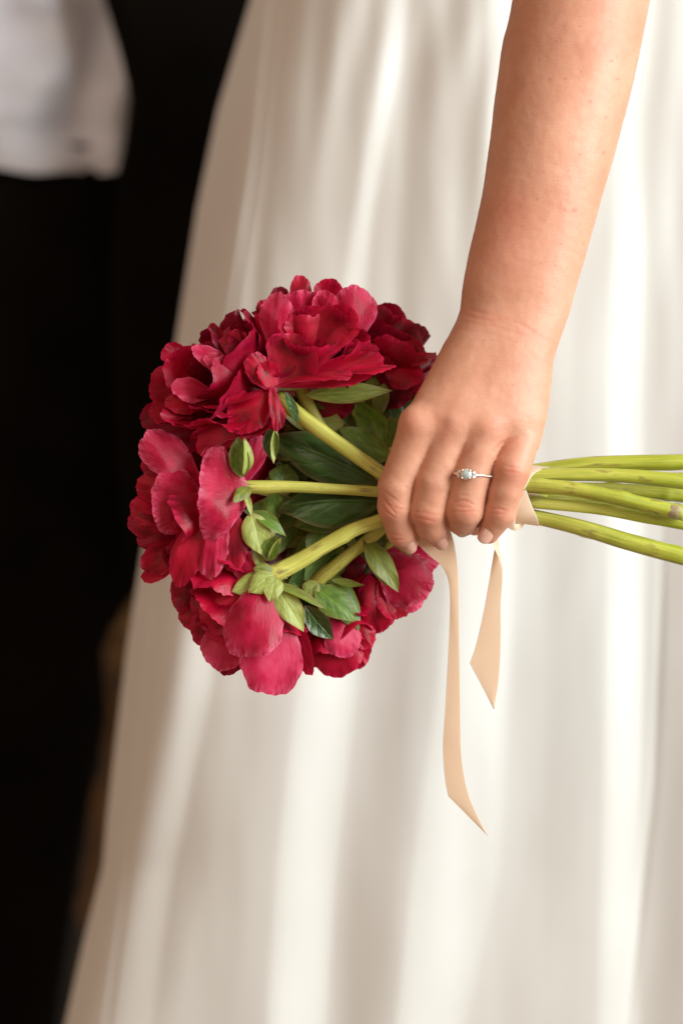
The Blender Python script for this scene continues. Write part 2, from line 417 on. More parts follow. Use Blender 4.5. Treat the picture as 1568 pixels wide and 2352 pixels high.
v, f, u = cloth_sheet(dress_pt, 460, 150); link("dress", v, f, M['dress'], bride, uv=u)

# ------------------------------------------------------------------ bride: arm and hand as one implicit surface
H = 2.6
LO = np.array(P(840, 1300, -200)); HI = np.array(P(1600, -330, 150))
GX = np.arange(60, 860, H, dtype=np.float32)
GY = np.arange(-255, 150, H, dtype=np.float32)
GZ = np.arange(-130, 1480, H, dtype=np.float32)
SDF = np.full((len(GX), len(GY), len(GZ)), 400.0, np.float32)

def block(lo, hi):
    sl = []
    for g, a, b in zip((GX, GY, GZ), lo, hi):
        sl.append(slice(max(0, int(np.searchsorted(g, a)) - 1), min(len(g), int(np.searchsorted(g, b)) + 1)))
    X = GX[sl[0]][:, None, None]; Y = GY[sl[1]][None, :, None]; Z = GZ[sl[2]][None, None, :]
    return tuple(sl), X, Y, Z
def smin(a, b, k):
    h = np.maximum(k - np.abs(a - b), 0) / k
    return np.minimum(a, b) - h * h * h * k / 6.0
def cone(X, Y, Z, a, b, r1, r2):
    ba = b - a; l2 = float(ba @ ba)
    t = np.clip(((X - a[0]) * ba[0] + (Y - a[1]) * ba[1] + (Z - a[2]) * ba[2]) / l2, 0, 1)
    return np.sqrt((X - a[0] - t * ba[0]) ** 2 + (Y - a[1] - t * ba[1]) ** 2 + (Z - a[2] - t * ba[2]) ** 2) - (r1 + (r2 - r1) * t)

# forearm, wrist and back of the hand: y, left, right, depth, half thickness, squareness
ARM = [(-330, 1222, 1552, 10, 150, 2.0), (0, 1175, 1492, -5, 142, 2.0), (100, 1154, 1472, -10, 138, 2.0), (200, 1139, 1450, -14, 133, 2.0), (300, 1127, 1425, -18, 128, 2.0),
       (400, 1114, 1397, -24, 120, 2.0), (500, 1095, 1369, -30, 110, 2.05), (580, 1076, 1346, -36, 101, 2.1), (660, 1062, 1323, -44, 93, 2.15),
       (715, 1054, 1308, -50, 84, 2.2), (765, 1032, 1290, -62, 80, 2.2), (820, 1002, 1274, -78, 76, 2.2), (880, 970, 1266, -96, 71, 2.2),
       (930, 942, 1261, -116, 66, 2.25), (975, 924, 1253, -128, 58, 2.3), (1015, 920, 1238, -122, 44, 2.2), (1045, 930, 1214, -108, 28, 2.0)]
cr = catmull([np.array(r, float) for r in ARM], 200)
rz, rx0, rx1, rd, rt, rp = [], [], [], [], [], []
for r in cr:
    a = P(r[1], r[0], r[3]); b = P(r[2], r[0], r[3])
    rz.append(a[2]); rx0.append(a[0]); rx1.append(b[0]); rd.append(r[3]); rt.append(r[4]); rp.append(r[5])
o_ = np.argsort(rz); rz = np.array(rz)[o_]
itp = lambda arr: np.interp(GZ, rz, np.array(arr)[o_]).astype(np.float32)[None, None, :]
xa, xb, dc, th, pw_ = itp(rx0), itp(rx1), itp(rd), itp(rt), itp(rp)
Xg = GX[:, None, None]; Yg = GY[None, :, None]; Zg = GZ[None, None, :]
cx = (xa + xb) / 2; hw = (xb - xa) / 2
qx = np.abs(Xg - cx) / hw; shear = np.interp(GZ, [180, 420], [.13, 0]).astype(np.float32)[None, None, :]
qy = np.abs(Yg - dc - shear * (Xg - cx)) / th
k0 = (qx ** pw_ + qy ** pw_) ** (1 / pw_)
k1 = np.sqrt((qx / hw) ** 2 + (qy / th) ** 2) + 1e-6
loft = (k0 * (k0 - 1) / k1).astype(np.float32) * .96
zlow = float(rz[0])
loft = np.maximum(loft, (zlow - Zg) * 1.0)
SDF = np.minimum(SDF, loft); del qx, qy, k0, k1, loft

FING = {   # joints: knuckle, middle joint, end joint, tip with radii
    'index': [(D0(962, 985, -144), 43), (D0(909, 1118, -130), 40), (D0(907, 1165, -118), 38.5), (D0(921, 1222, -86), 33), (D0(936, 1245, -66), 24)],
    'middle': [(D0(1034, 990, -142), 44), (D0(994, 1105, -138), 42), (D0(982, 1172, -124), 41), (D0(990, 1206, -94), 36), (D0(1008, 1236, -68), 23)],
    'ring': [(D0(1112, 996, -142), 44), (D0(1082, 1090, -140), 44), (D0(1066, 1168, -126), 44.5), (D0(1063, 1192, -96), 38), (D0(1066, 1206, -60), 25)],
    'little': [(D0(1195, 1016, -118), 40), (D0(1173, 1080, -145), 42), (D0(1160, 1130, -142), 36.5), (D0(1148, 1176, -130), 35.5), (D0(1121, 1225, -107), 24)],
    'thumb': [(D0(1040, 930, -60), 56), (D0(1000, 1030, 40), 44), (D0(1010, 1110, 85), 38), (D0(1050, 1170, 92), 35), (D0(1090, 1205, 84), 26)]}
fings = None
lo = np.array(P(820, 1310, -200)); hi = np.array(P(1290, 860, 150)); lo[1] = -255; hi[1] = 150
sl, X, Y, Z = block(np.minimum(lo, hi), np.maximum(lo, hi))
F = None
for nm, js in FING.items():
    d = None
    for (a, ra), (b, rb) in zip(js[:-1], js[1:]):
        e = cone(X, Y, Z, a, b, ra, rb)
        d = e if d is None else smin(d, e, 9)
    F = d if F is None else smin(F, d, 3.0)
cur = SDF[sl]
cur = smin(cur, F, 34)
# hollows between the knuckles
def carve(cur, a, b, r1, r2, k):
    c = -cone(X, Y, Z, a, b, r1, r2)
    h = np.maximum(k - np.abs(cur - c), 0) / k
    return np.maximum(cur, c) + h * h * h * k / 6.0
def add(cur, a, r, k): 
    e = np.sqrt((X - a[0]) ** 2 + (Y - a[1]) ** 2 + (Z - a[2]) ** 2) - r
    return smin(cur, e, k)
cur = add(cur, D0(950, 966, -160), 27, 38); cur = add(cur, D0(1042, 976, -158), 24, 38); cur = add(cur, D0(1120, 982, -157), 22, 38)
cur = carve(cur, D0(1010, 978, -214), D0(980, 1040, -208), 18, 18, 30)
cur = carve(cur, D0(1088, 1000, -218), D0(1062, 1045, -212), 13, 15, 26)
cur = carve(cur, D0(1168, 1016, -206), D0(1132, 1064, -204), 12, 19, 14)
cur = carve(cur, D0(956, 1056, -192), D0(944, 1165, -172), 10, 10, 8)
cur = carve(cur, D0(1050, 1056, -200), D0(1024, 1160, -180), 10, 11, 8)
cur = carve(cur, D0(1140, 1052, -204), D0(1122, 1130, -190), 10, 12, 7)
SDF[sl] = cur
SDF[:, :, -2:] = 5; SDF[:, :, :2] = np.maximum(SDF[:, :, :2], 5)

def surface_nets(G, gx, gy, gz):
    nx, ny, nz = G.shape
    neg = G < 0
    cnt = np.zeros((nx - 1, ny - 1, nz - 1), np.int8)
    for i in (0, 1):
        for j in (0, 1):
            for k in (0, 1):
                cnt += neg[i:nx - 1 + i, j:ny - 1 + j, k:nz - 1 + k]
    act = (cnt > 0) & (cnt < 8); del cnt
    I, J, K = np.nonzero(act)
    n = len(I); acc = np.zeros((n, 3)); c = np.zeros(n)
    corners = [(0, 0, 0), (1, 0, 0), (0, 1, 0), (1, 1, 0), (0, 0, 1), (1, 0, 1), (0, 1, 1), (1, 1, 1)]
    val = [G[I + a, J + b, K + d] for a, b, d in corners]
    for p in range(8):
        for ax in range(3):
            q = p | (1 << ax)
            if q == p: continue
            m = (val[p] < 0) != (val[q] < 0)
            t = np.where(m, val[p] / (val[p] - val[q] + 1e-12), 0)
            base = np.array(corners[p], float)
            pos = np.tile(base, (n, 1)); pos[:, ax] += t
            acc += pos * m[:, None]; c += m
    acc /= c[:, None]
    vx = gx[0] + (I + acc[:, 0]) * H; vy = gy[0] + (J + acc[:, 1]) * H; vz = gz[0] + (K + acc[:, 2]) * H
    idx = np.full(act.shape, -1, np.int32); idx[I, J, K] = np.arange(n)
    quads = []
    for ax in range(3):
        a = [slice(None)] * 3; b = [slice(None)] * 3
        a[ax] = slice(0, -1); b[ax] = slice(1, None)
        ch = neg[tuple(a)] != neg[tuple(b)]
        o1, o2 = [q for q in range(3) if q != ax]
        e = np.argwhere(ch)
        ok = (e[:, o1] > 0) & (e[:, o2] > 0) & (e[:, o1] < act.shape[o1]) & (e[:, o2] < act.shape[o2])
        e = e[ok]; s = neg[e[:, 0], e[:, 1], e[:, 2]]
        def get(d1, d2):
            q = e.copy(); q[:, o1] -= d1; q[:, o2] -= d2
            return idx[q[:, 0], q[:, 1], q[:, 2]]
        Q = np.stack([get(1, 1), get(0, 1), get(0, 0), get(1, 0)], 1)
        flip = s if ax != 1 else ~s
        Q[~flip] = Q[~flip][:, ::-1]
        quads.append(Q)
    return np.stack([vx, vy, vz], 1), np.concatenate(quads)
hv, hq = surface_nets(SDF, GX, GY, GZ)
# light relaxation
_a = hv[hq[:, 2]] - hv[hq[:, 0]]; _b = hv[hq[:, 3]] - hv[hq[:, 1]]; _n = np.cross(_a, _b)
_i = [np.clip(np.round((hv[hq[:, 0]][:, q] - g[0]) / H).astype(int), 1, len(g) - 2) for q, g in enumerate((GX, GY, GZ))]
_g = np.stack([SDF[_i[0] + 1, _i[1], _i[2]] - SDF[_i[0] - 1, _i[1], _i[2]], SDF[_i[0], _i[1] + 1, _i[2]] - SDF[_i[0], _i[1] - 1, _i[2]], SDF[_i[0], _i[1], _i[2] + 1] - SDF[_i[0], _i[1], _i[2] - 1]], 1)
_bad = (_n * _g).sum(1) < 0; hq[_bad] = hq[_bad][:, ::-1]
ed = np.concatenate([hq[:, [0, 1]], hq[:, [1, 2]], hq[:, [2, 3]], hq[:, [3, 0]]])
def relax(v, it, lam):
    for _ in range(it):
        s = np.zeros_like(v); c = np.zeros(len(v))
        np.add.at(s, ed[:, 0], v[ed[:, 1]]); np.add.at(s, ed[:, 1], v[ed[:, 0]])
        np.add.at(c, ed[:, 0], 1); np.add.at(c, ed[:, 1], 1)
        v = v + lam * (s / c[:, None] - v)
    return v
hv = relax(hv, 3, .5)
# normals from the field
def sample(v):
    f = [(v[:, 0] - GX[0]) / H, (v[:, 1] - GY[0]) / H, (v[:, 2] - GZ[0]) / H]
    i = [np.clip(np.round(q).astype(int), 1, n - 2) for q, n in zip(f, SDF.shape)]
    g = np.stack([SDF[i[0] + 1, i[1], i[2]] - SDF[i[0] - 1, i[1], i[2]], SDF[i[0], i[1] + 1, i[2]] - SDF[i[0], i[1] - 1, i[2]],
                  SDF[i[0], i[1], i[2] + 1] - SDF[i[0], i[1], i[2] - 1]], 1)
    return g / (np.linalg.norm(g, axis=1)[:, None] + 1e-9)
hn = sample(hv)
kk = DIST / (DIST + hv[:, 1]); ix = hv[:, 0] * kk + 784; iy = 1176 - hv[:, 2] * kk
front = np.clip(-hn[:, 1] * 1.6, 0, 1)
def segdist(ax, ay, bx, by):
    dx, dy = bx - ax, by - ay
    t = np.clip(((ix - ax) * dx + (iy - ay) * dy) / (dx * dx + dy * dy), 0, 1)
    return np.hypot(ix - ax - t * dx, iy - ay - t * dy), t
disp = np.zeros(len(hv)); blush = np.zeros(len(hv)); mole = np.zeros(len(hv))
CREASE = [  # crop-5 polylines: skin folds over the joints, wrist and knuckles
    ([(150, 1500), (190, 1560), (245, 1625)], 1.6, 2.2), ([(135, 1560), (180, 1610), (235, 1650)], 1.3, 2.2), ([(140, 1440), (215, 1500), (300, 1560)], .8, 2.6), ([(160, 1530), (240, 1580), (330, 1590)], .8, 2.2),
    ([(195, 1800), (240, 1815), (310, 1812)], 1.4, 2.2), ([(205, 1770), (300, 1785)], .7, 2.2),
    ([(355, 1600), (440, 1610), (540, 1640)], .9, 2.4), ([(365, 1640), (450, 1660), (530, 1680)], 1.1, 2.2), ([(430, 1590), (500, 1615), (590, 1640)], .7, 2.2), ([(380, 1690), (500, 1720)], .8, 2.4),
    ([(660, 1540), (740, 1520), (830, 1560)], 1.1, 2.2), ([(680, 1560), (740, 1575), (790, 1570)], 1.2, 2.0), ([(650, 1600), (740, 1610), (840, 1600)], .8, 2.2), ([(690, 1480), (800, 1490)], .6, 2.4),
    ([(930, 1590), (990, 1580), (1060, 1600)], 1.5, 2.2), ([(920, 1620), (1000, 1625), (1050, 1615)], .7, 2.2), ([(1010, 1255), (1080, 1275), (1180, 1290)], .8, 2.6), ([(1040, 1310), (1150, 1320)], .7, 2.4),
    ([(730, 150), (830, 185), (960, 205)], .9, 4.0), ([(760, 120), (900, 150), (1050, 200)], .7, 5.0), ([(1050, 180), (1200, 250), (1400, 380)], .5, 4.2), ([(720, 210), (950, 240), (1200, 320)], .4, 3.4), ([(700, 260), (900, 290), (1150, 370)], .3, 3.0),
    ([(960, 1170), (1010, 1110), (1120, 1060)], 2.4, 4.0), ([(680, 1250), (730, 1190), (800, 1135)], 1.6, 4.0), ([(1060, 950), (1200, 945)], .25, 2.6)]
def cpt(p): return 833 + .3125 * p[0], 673.75 + .3125 * p[1]
for pl, dep, wd in CREASE:
    pl = [cpt(p) for p in pl]; n = len(pl) - 1
    best = np.full(len(hv), 1e9); tt = np.zeros(len(hv))
    for i in range(n):
        dd, t = segdist(*pl[i], *pl[i + 1]); m = dd < best; best[m] = dd[m]; tt[m] = (i + t[m]) / n
    env = np.sin(np.pi * np.clip(tt * .86 + .07, 0, 1)) ** .6
    g = np.exp(-(best / wd) ** 2) * env
    disp -= .78 * dep * g * front; disp += .32 * dep * np.exp(-((best - 2.2 * wd) / wd) ** 2) * env * front
    blush += .30 * np.exp(-(best / (wd * 1.6)) ** 2) * env * min(1, dep)
for (x, y, rx_, ry_, a) in [(200, 1590, 80, 90, .55), (460, 1660, 90, 70, .5), (750, 1590, 90, 70, .55), (1010, 1610, 75, 50, .55), (1090, 1330, 100, 90, .5), (330, 960, 90, 90, .45),
                            (600, 1010, 60, 90, .35), (270, 1800, 70, 60, .35), (880, 1000, 120, 90, .25), (900, 180, 160, 50, .25), (1100, -600, 140, 220, .55), (1000, -250, 220, 200, .30), (540, 1850, 80, 50, .3), (1090, 1100, 80, 50, .3)]:
    px, py = cpt((x, y)); blush += a * np.exp(-((ix - px) / (rx_ * .3125)) ** 2 - ((iy - py) / (ry_ * .3125)) ** 2)
for (x, y, r) in [(1318, 483, 5.0), (1233, 457, 2.2), (1384, 350, 2.8), (1355, 233, 3.6), (1261, 183, 2.6), (1403, 140, 3.0), (1417, 182, 2.6), (1200, 1000 - 480, 2), (1296, 482, 2.2), (1178, 885, 1.8), (1331, 355, 2.2), (1298, 1000 - 820, 2.4),
                  (1390, 270, 2), (1222, 262, 2), (1305, 392, 2.4), (1248, 396, 2.0), (1340, 560, 2.0), (1288, 560, 1.8), (1276, 95, 2.2), (1330, 60, 2), (1240, 330, 1.8)]:
    mole += np.exp(-(np.hypot((ix - x) / 1.25, iy - y) / r) ** 2) * (hn[:, 1] < 0)
# soft tissue unevenness and tendons
for i in range(len(hv)):
    q = hv[i]
    disp[i] += 1.5 * mnoise.noise(Vector((q[0] / 70, q[1] / 70, q[2] / 95))) + .5 * mnoise.noise(Vector((q[0] / 17, q[1] / 17, q[2] / 17)))
for (a, b) in [((640, 960), (900, 420)), ((880, 940), (1010, 430)), ((430, 900), (830, 400))]:
    dd, t = segdist(*cpt(a), *cpt(b)); disp += .9 * np.exp(-(dd / 16) ** 2) * np.sin(np.pi * np.clip(t, .02, .98)) ** .5 * front
hv = hv + hn * disp[:, None]
arm = link("arm_and_hand", hv, hq.tolist(), M['skin'], bride, origin=P(1180, 1000, -80))
for nm, arr in (("blush", np.clip(blush, 0, 1)), ("mole", np.clip(mole, 0, 1))):
    at = arm.data.attributes.new(nm, 'FLOAT', 'POINT'); at.data.foreach_set("value", arr.astype(np.float32))
del SDF

# nails
def nail(center, direction, normal, w, l, name="fingernail"):
    a = unit(direction); n = unit(normal - (normal @ a) * a); s = np.cross(a, n)
    v = []; nu, nv = 13, 15
    for layer in (0, 1):
        for j in range(nv):
            for i in range(nu):
                X_, Y_ = 2 * i / (nu - 1) - 1, 2 * j / (nv - 1) - 1
                x = X_ * (1 - .28 * max(0, Y_) ** 3 - .22 * max(0, -Y_) ** 3) ; y = Y_ * (1 - .20 * X_ * X_)
                an = x * 1.05
                h = w * .5 * (math.cos(an) - 1) / 1.05 * 1.0 - .05 * l * y * y
                p = center + a * (y * l / 2) + s * (w * .5 * math.sin(an) / 1.05) + n * (h - layer * 2.2)
                v.append(p)
    m = nu * nv; f = grid_faces(nu, nv) + [tuple(q + m for q in reversed(ff)) for ff in grid_faces(nu, nv)]
    rim = [i for i in range(nu)] + [j * nu + nu - 1 for j in range(1, nv)] + [(nv - 1) * nu + i for i in range(nu - 2, -1, -1)] + [j * nu for j in range(nv - 2, 0, -1)]
    for i in range(len(rim)):
        a_, b_ = rim[i], rim[(i + 1) % len(rim)]; f.append((b_, a_, a_ + m, b_ + m))
    return link(name, v, f, M['nail'], arm)
nail(c5(905, 1768, -138), img(-.50, -.84, -.10), img(-.20, -.10, 1), 40, 46)
nail(c5(340, 1872, -93), img(.40, -.78, -.4), img(-.02, -.55, .85), 37, 34)
nail(c5(568, 1842, -95), img(.45, -.74, -.4), img(.02, -.58, .85), 38, 36)
nail(c5(728, 1772, -90), img(.1, -.55, -.8), img(.0, -.85, .50), 38, 30)

# ------------------------------------------------------------------ ring
def ball(c, r, nu=14, nv=9, sq=(1, 1, 1)):
    v = []; f = []
    for j in range(nv):
        ph = math.pi * j / (nv - 1)
        for i in range(nu):
            a = 2 * math.pi * i / nu
            v.append(c + r * V(sq[0] * math.sin(ph) * math.cos(a), sq[1] * math.sin(ph) * math.sin(a), sq[2] * math.cos(ph)))
    return v, grid_faces(nu, nv, True)
ringo = thing("engagement_ring", "rose gold ring with round pale aqua stone on the bride's ring finger", "ring", c5(790, 1335, -140))
fa = unit(FING['ring'][2][0] - FING['ring'][0][0])
rc = c5(792, 1336, -139)
ru = unit(img(1, .09, 0) - (img(1, .09, 0) @ fa) * fa * .5); rn = unit(np.cross(np.cross(ru, V(0, -1, 0)), ru))
RX, RN = 48.5, 47.0
v = []; n1, n2 = 72, 10
for j in range(n1):
    a = 2 * math.pi * j / n1; cdir = ru * math.cos(a) * RX + rn * math.sin(a) * RN
    rad = unit(cdir); up = np.cross(ru, rn)
    for i in range(n2):
        b = 2 * math.pi * i / n2
        v.append(rc + cdir + rad * 2.6 * math.cos(b) + up * 3.2 * math.sin(b))
f = [(j * n2 + i, j * n2 + (i + 1) % n2, ((j + 1) % n1) * n2 + (i + 1) % n2, ((j + 1) % n1) * n2 + i) for j in range(n1) for i in range(n2)]
link("band", v, f, M['gold'], ringo)
def on_ring(a, out=0.0): return rc + ru * math.cos(a) * (RX + out) + rn * math.sin(a) * (RN + out)
for k in range(-8, 24):
    a = math.radians(12 + k * 5.0)
    if not (0 < math.degrees(a) < 180) or 92 < math.degrees(a) < 126: continue
    bv, bf = ball(on_ring(a, 1.8), 1.9, 8, 6); link("pave_stone", bv, bf, M['diamond'], ringo, smooth=False)
ga = math.radians(104); gp = on_ring(ga, 9); gn = unit(gp - rc)
g1 = ru - (ru @ gn) * gn; g1 = unit(g1); g2 = np.cross(gn, g1)
v = []; prof = [(0, 7.5), (6, 7.2), (9.5, 5.4), (12.2, 2.0), (12.9, -.5), (11, -4), (6, -8), (0, -10)]
for r_, h_ in prof:
    for i in range(20):
        a = 2 * math.pi * i / 20; v.append(gp + gn * h_ + (g1 * math.cos(a) + g2 * math.sin(a)) * max(r_, .01))
cstone = link("center_stone", v, grid_faces(20, len(prof), True), M['gem'], ringo)
for k in range(4):
    a = math.pi / 4 + k * math.pi / 2; q = gp + (g1 * math.cos(a) + g2 * math.sin(a)) * 12.4
    v = []
    for h_, r_ in ((-11, 2.0), (0, 2.0), (4, 2.6), (6.4, 2.2), (7.2, .1)):
        for i in range(8):
            b = 2 * math.pi * i / 8; v.append(q + gn * h_ + (g1 * math.cos(b) + g2 * math.sin(b)) * r_)
    link("prong", v, grid_faces(8, 5, True), M['gold'], cstone)
for sgn in (-1, 1):
    for w_, z_, r_ in ((16.5, 4.5, 4.0), (16.5, -4.5, 4.0), (21.5, 0, 3.6)):
        bv, bf = ball(gp - gn * 3 + g1 * sgn * w_ + g2 * z_, r_, 9, 6); link("side_stone", bv, bf, M['diamond'], ringo, smooth=False)

# ------------------------------------------------------------------ petals, leaves, stems
DISC = {}
def disc(res):
    if res not in DISC:
        g = np.linspace(-1, 1, res); U, T = np.meshgrid(g, g)
        DISC[res] = (U * np.sqrt(1 - T * T / 2)).ravel(), (T * np.sqrt(1 - U * U / 2)).ravel(), grid_faces(res, res)
    return DISC[res]
RNG = random.Random(11)
def smooth01(x): x = np.clip(x, 0, 1); return x * x * (3 - 2 * x)

def petal(parent, base, tip, Wd, n=(0, 0, 1), cup=.5, belly=.12, ruf=.05, curl=0.0, mat='petal', taper=.45, res=15, name="petal", leaf=False, fold=0.0, notch=0.0, twist=0.0, widest=.7):
    base = np.asarray(base, float); tip = np.asarray(tip, float)
    nv = img(*n) if isinstance(n, tuple) else np.asarray(n, float)
    ax = tip - base; L = np.linalg.norm(ax); a = ax / L
    nv = nv - (nv @ a) * a
    nv = unit(nv); s = np.cross(a, nv)
    X, Y, F_ = disc(res)
    rr = np.sqrt(X * X + Y * Y); ang = np.arctan2(X, Y)
    p = [RNG.uniform(0, 6.28) for _ in range(8)]
    y = (Y + 1) / 2
    if leaf:
        prof = np.sin(np.pi * np.clip(y, 0, 1) ** .85) ** .9 / np.sqrt(np.maximum(1e-4, 1 - Y * Y))
        x = X * np.clip(prof, 0, 1.05) * (1 + .04 * np.sin(9 * y + p[0]))
    else:
        x = X * (taper + (1 - taper) * smooth01(y / widest))
        e4 = rr ** 4
        rad = 1 + e4 * (.05 * np.sin(2 * ang + p[0]) + .022 * np.sin(5 * ang + p[1]) + .016 * np.sin(11 * ang + p[2]) + .010 * np.sin(23 * ang + p[3])) - notch * np.exp(-(ang / .22) ** 2) * rr ** 6
        x = x * rad; y = (Y * np.where(Y > 0, rad, 1) + 1) / 2
    c = cup if abs(cup) > .03 else .03
    lat = np.sin(c * x) / c * Wd / 2; h = (1 - np.cos(c * x)) / c * Wd / 2
    h = h - belly * L * 4 * y * (1 - y)
    e3 = rr ** 3 * smooth01((y - .15) / .5)
    h = h + ruf * Wd * e3 * (.75 * np.sin(3 * ang + p[4]) + .30 * np.sin(6 * ang + p[5]) + .12 * np.sin(13 * ang + p[6]))
    if not leaf:
        pk = 5.5 + 2.5 * math.sin(p[2])
        h = h + ruf * (.22 if p[3] > 2.4 else .07) * Wd * y ** 1.6 * (np.sin(pk * x / (.45 + .55 * y) + p[1]) + .5 * np.sin(2.3 * pk * x / (.45 + .55 * y) + p[6]))
        h = h + ruf * .18 * Wd * rr ** 7 * smooth01((y - .3) / .4) * (np.sin(19 * ang + p[0]) + .8 * np.sin(31 * ang + p[5]))
    h = h + (ruf * .6 if leaf else max(ruf * .6, .042)) * Wd * np.sin(3.1 * x + p[7]) * np.sin(4.2 * y + p[3])
    if not leaf: h = h + .028 * Wd * np.sin(5.3 * x - 3 * y + p[0]) * y
    h = h + curl * L * smooth01((y - .62) / .38) ** 2
    h = h + fold * np.abs(x) * Wd / 2
    if twist:
        tw = twist * (y - .3); lat, h = lat * np.cos(tw) - h * np.sin(tw), lat * np.sin(tw) + h * np.cos(tw)
    v = base + np.outer(y * L, a) + np.outer(lat, s) + np.outer(h, nv)
    o = link(name, v, F_, M[mat], parent, origin=base, uv=np.stack([(X + 1) / 2, np.clip(y, 0, 1)], 1))
    at = o.data.attributes.new("rim", 'FLOAT', 'POINT'); at.data.foreach_set("value", np.clip(rr, 0, 1).astype(np.float32))
    return o

def leaf(parent, base, tip, Wd, n=(0, 0, 1), mat='leaf', cup=.5, belly=.08, fold=.15, curl=0, ruf=.055, res=13, twist=0, name="leaf"):
    parent = STEM.get(parent.name, parent)      # leaves and sepals grow from their flower's stem
    return petal(parent, base, tip, Wd, n, cup, belly, ruf, curl, mat, res=res, name=name, leaf=True, fold=fold, twist=twist)

def tube(name, pts, rads, mat, parent, n=48, sides=14, rib=.05, cap=True, wob=.6):
    c = catmull(pts, n); r = np.interp(np.linspace(0, 1, n), np.linspace(0, 1, len(rads)), rads)
    v = []; uv = []; prev = None; ph = RNG.uniform(0, 6); nodes = [(RNG.uniform(.12, .3), RNG.uniform(0, 6)), (RNG.uniform(.62, .72), RNG.uniform(0, 6)), (RNG.uniform(.76, .9), RNG.uniform(0, 6))]
    for j in range(n):
        tg = unit(c[min(j + 1, n - 1)] - c[max(j - 1, 0)])
        u_ = np.cross(tg, V(0, 0, 1)) if prev is None else prev - (prev @ tg) * tg
        u_ = unit(u_); prev = u_; w = np.cross(tg, u_)
        for i in range(sides):
            a = 2 * math.pi * i / sides
            q = r[j] * (1 + rib * math.cos(5 * a + ph) + .5 * rib * math.cos(3 * a - ph)) + wob * nse(j * .23, i * .4, ph)
            if n == 70: q *= 1 + sum(.22 * math.exp(-((j / 69 - tn) / .013) ** 2) * max(0, math.cos(a - an)) for tn, an in nodes)
            v.append(c[j] + (u_ * math.cos(a) + w * math.sin(a)) * q); uv.append((abs(2 * i / sides - 1), j / (n - 1) * 3))
    f = grid_faces(sides, n, True)
    if cap: f += [tuple(reversed(range(sides))), tuple(range((n - 1) * sides, n * sides))]
    return link(name, v, f, mat, parent, origin=c[0], uv=uv)

GRP = "peonies of the bouquet"
def flower(label, calyx): return thing("peony", label, "peony", calyx, GRP)

def bloom(fl, C, axis, Rr, seed, mats=('petal', 'petal', 'petal_dark'), dens=1.0, layers=None, front_clear=False):
    """layered double bloom: guard petals outside, ruffled ones in the heart"""
    rg = random.Random(seed); a = unit(axis)
    e1 = unit(np.cross(a, V(.3, .2, .9))); e2 = np.cross(a, e1)
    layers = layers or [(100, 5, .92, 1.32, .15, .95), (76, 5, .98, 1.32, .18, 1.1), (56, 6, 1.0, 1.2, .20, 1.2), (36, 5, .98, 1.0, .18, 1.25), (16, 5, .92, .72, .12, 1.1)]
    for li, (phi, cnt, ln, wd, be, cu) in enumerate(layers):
        off = rg.uniform(0, 6.28)
        cnt = max(3, int(cnt * dens))
        for k in range(cnt):
            th = off + 2 * math.pi * (k + rg.uniform(-.3, .3)) / cnt
            ph = math.radians(phi + rg.uniform(-13, 13))
            r_ = e1 * math.cos(th) + e2 * math.sin(th)
            dr = math.cos(ph) * a + math.sin(ph) * r_
            if dr[1] < -.40 and float(dr @ a) < .45 and front_clear: continue
            nn = math.sin(ph) * a - math.cos(ph) * r_
            l_ = Rr * ln * rg.uniform(.88, 1.08)
            b0 = C + dr * 6 + r_ * 6
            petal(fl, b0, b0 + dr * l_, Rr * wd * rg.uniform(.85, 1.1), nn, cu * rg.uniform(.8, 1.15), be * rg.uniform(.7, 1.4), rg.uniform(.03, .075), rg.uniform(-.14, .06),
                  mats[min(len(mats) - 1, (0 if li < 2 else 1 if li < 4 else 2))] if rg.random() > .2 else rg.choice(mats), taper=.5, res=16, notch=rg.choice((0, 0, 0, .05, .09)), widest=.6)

def gap(x, y, d): return P(x, y, d)      # positions inside the fist
S1 = [c7(380, 245, 10), c7(870, 185, 0), c7(1568, 172, -5), c7(1800, 165, -5)]
S2 = [c7(400, 268, -35), c7(850, 268, -42), c7(1200, 283, -45), c7(1568, 322, -50), c7(1800, 345, -50)]
S3 = [c7(360, 350, -55), c7(700, 375, -70), c7(1000, 435, -80), c7(1300, 505, -84), c7(1590, 570, -84)]
S4 = [c7(420, 380, 25), c7(900, 375, 40), c7(1300, 400, 45), c7(1568, 425, 45), c7(1800, 440, 45)]
S5 = [c7(370, 485, -38), c7(900, 530, -40), c7(1250, 590, -40), c7(1568, 645, -40), c7(1800, 690, -40)]
S6 = [c7(400, 590, -25), c7(800, 685, -45), c7(1150, 790, -50), c7(1568, 902, -55), c7(1800, 960, -55)]
S7 = [c7(400, 450, 25), c7(800, 450, 40), c7(1250, 500, 30), c7(1568, 560, 20), c7(1800, 600, 20)]
STEM = {}
def stem(fl, head, tail, rads, mat='stem', name="stem"):
    STEM[fl.name] = tube(name, list(head) + list(tail), rads, M[mat], fl, n=70)
    return STEM[fl.name]

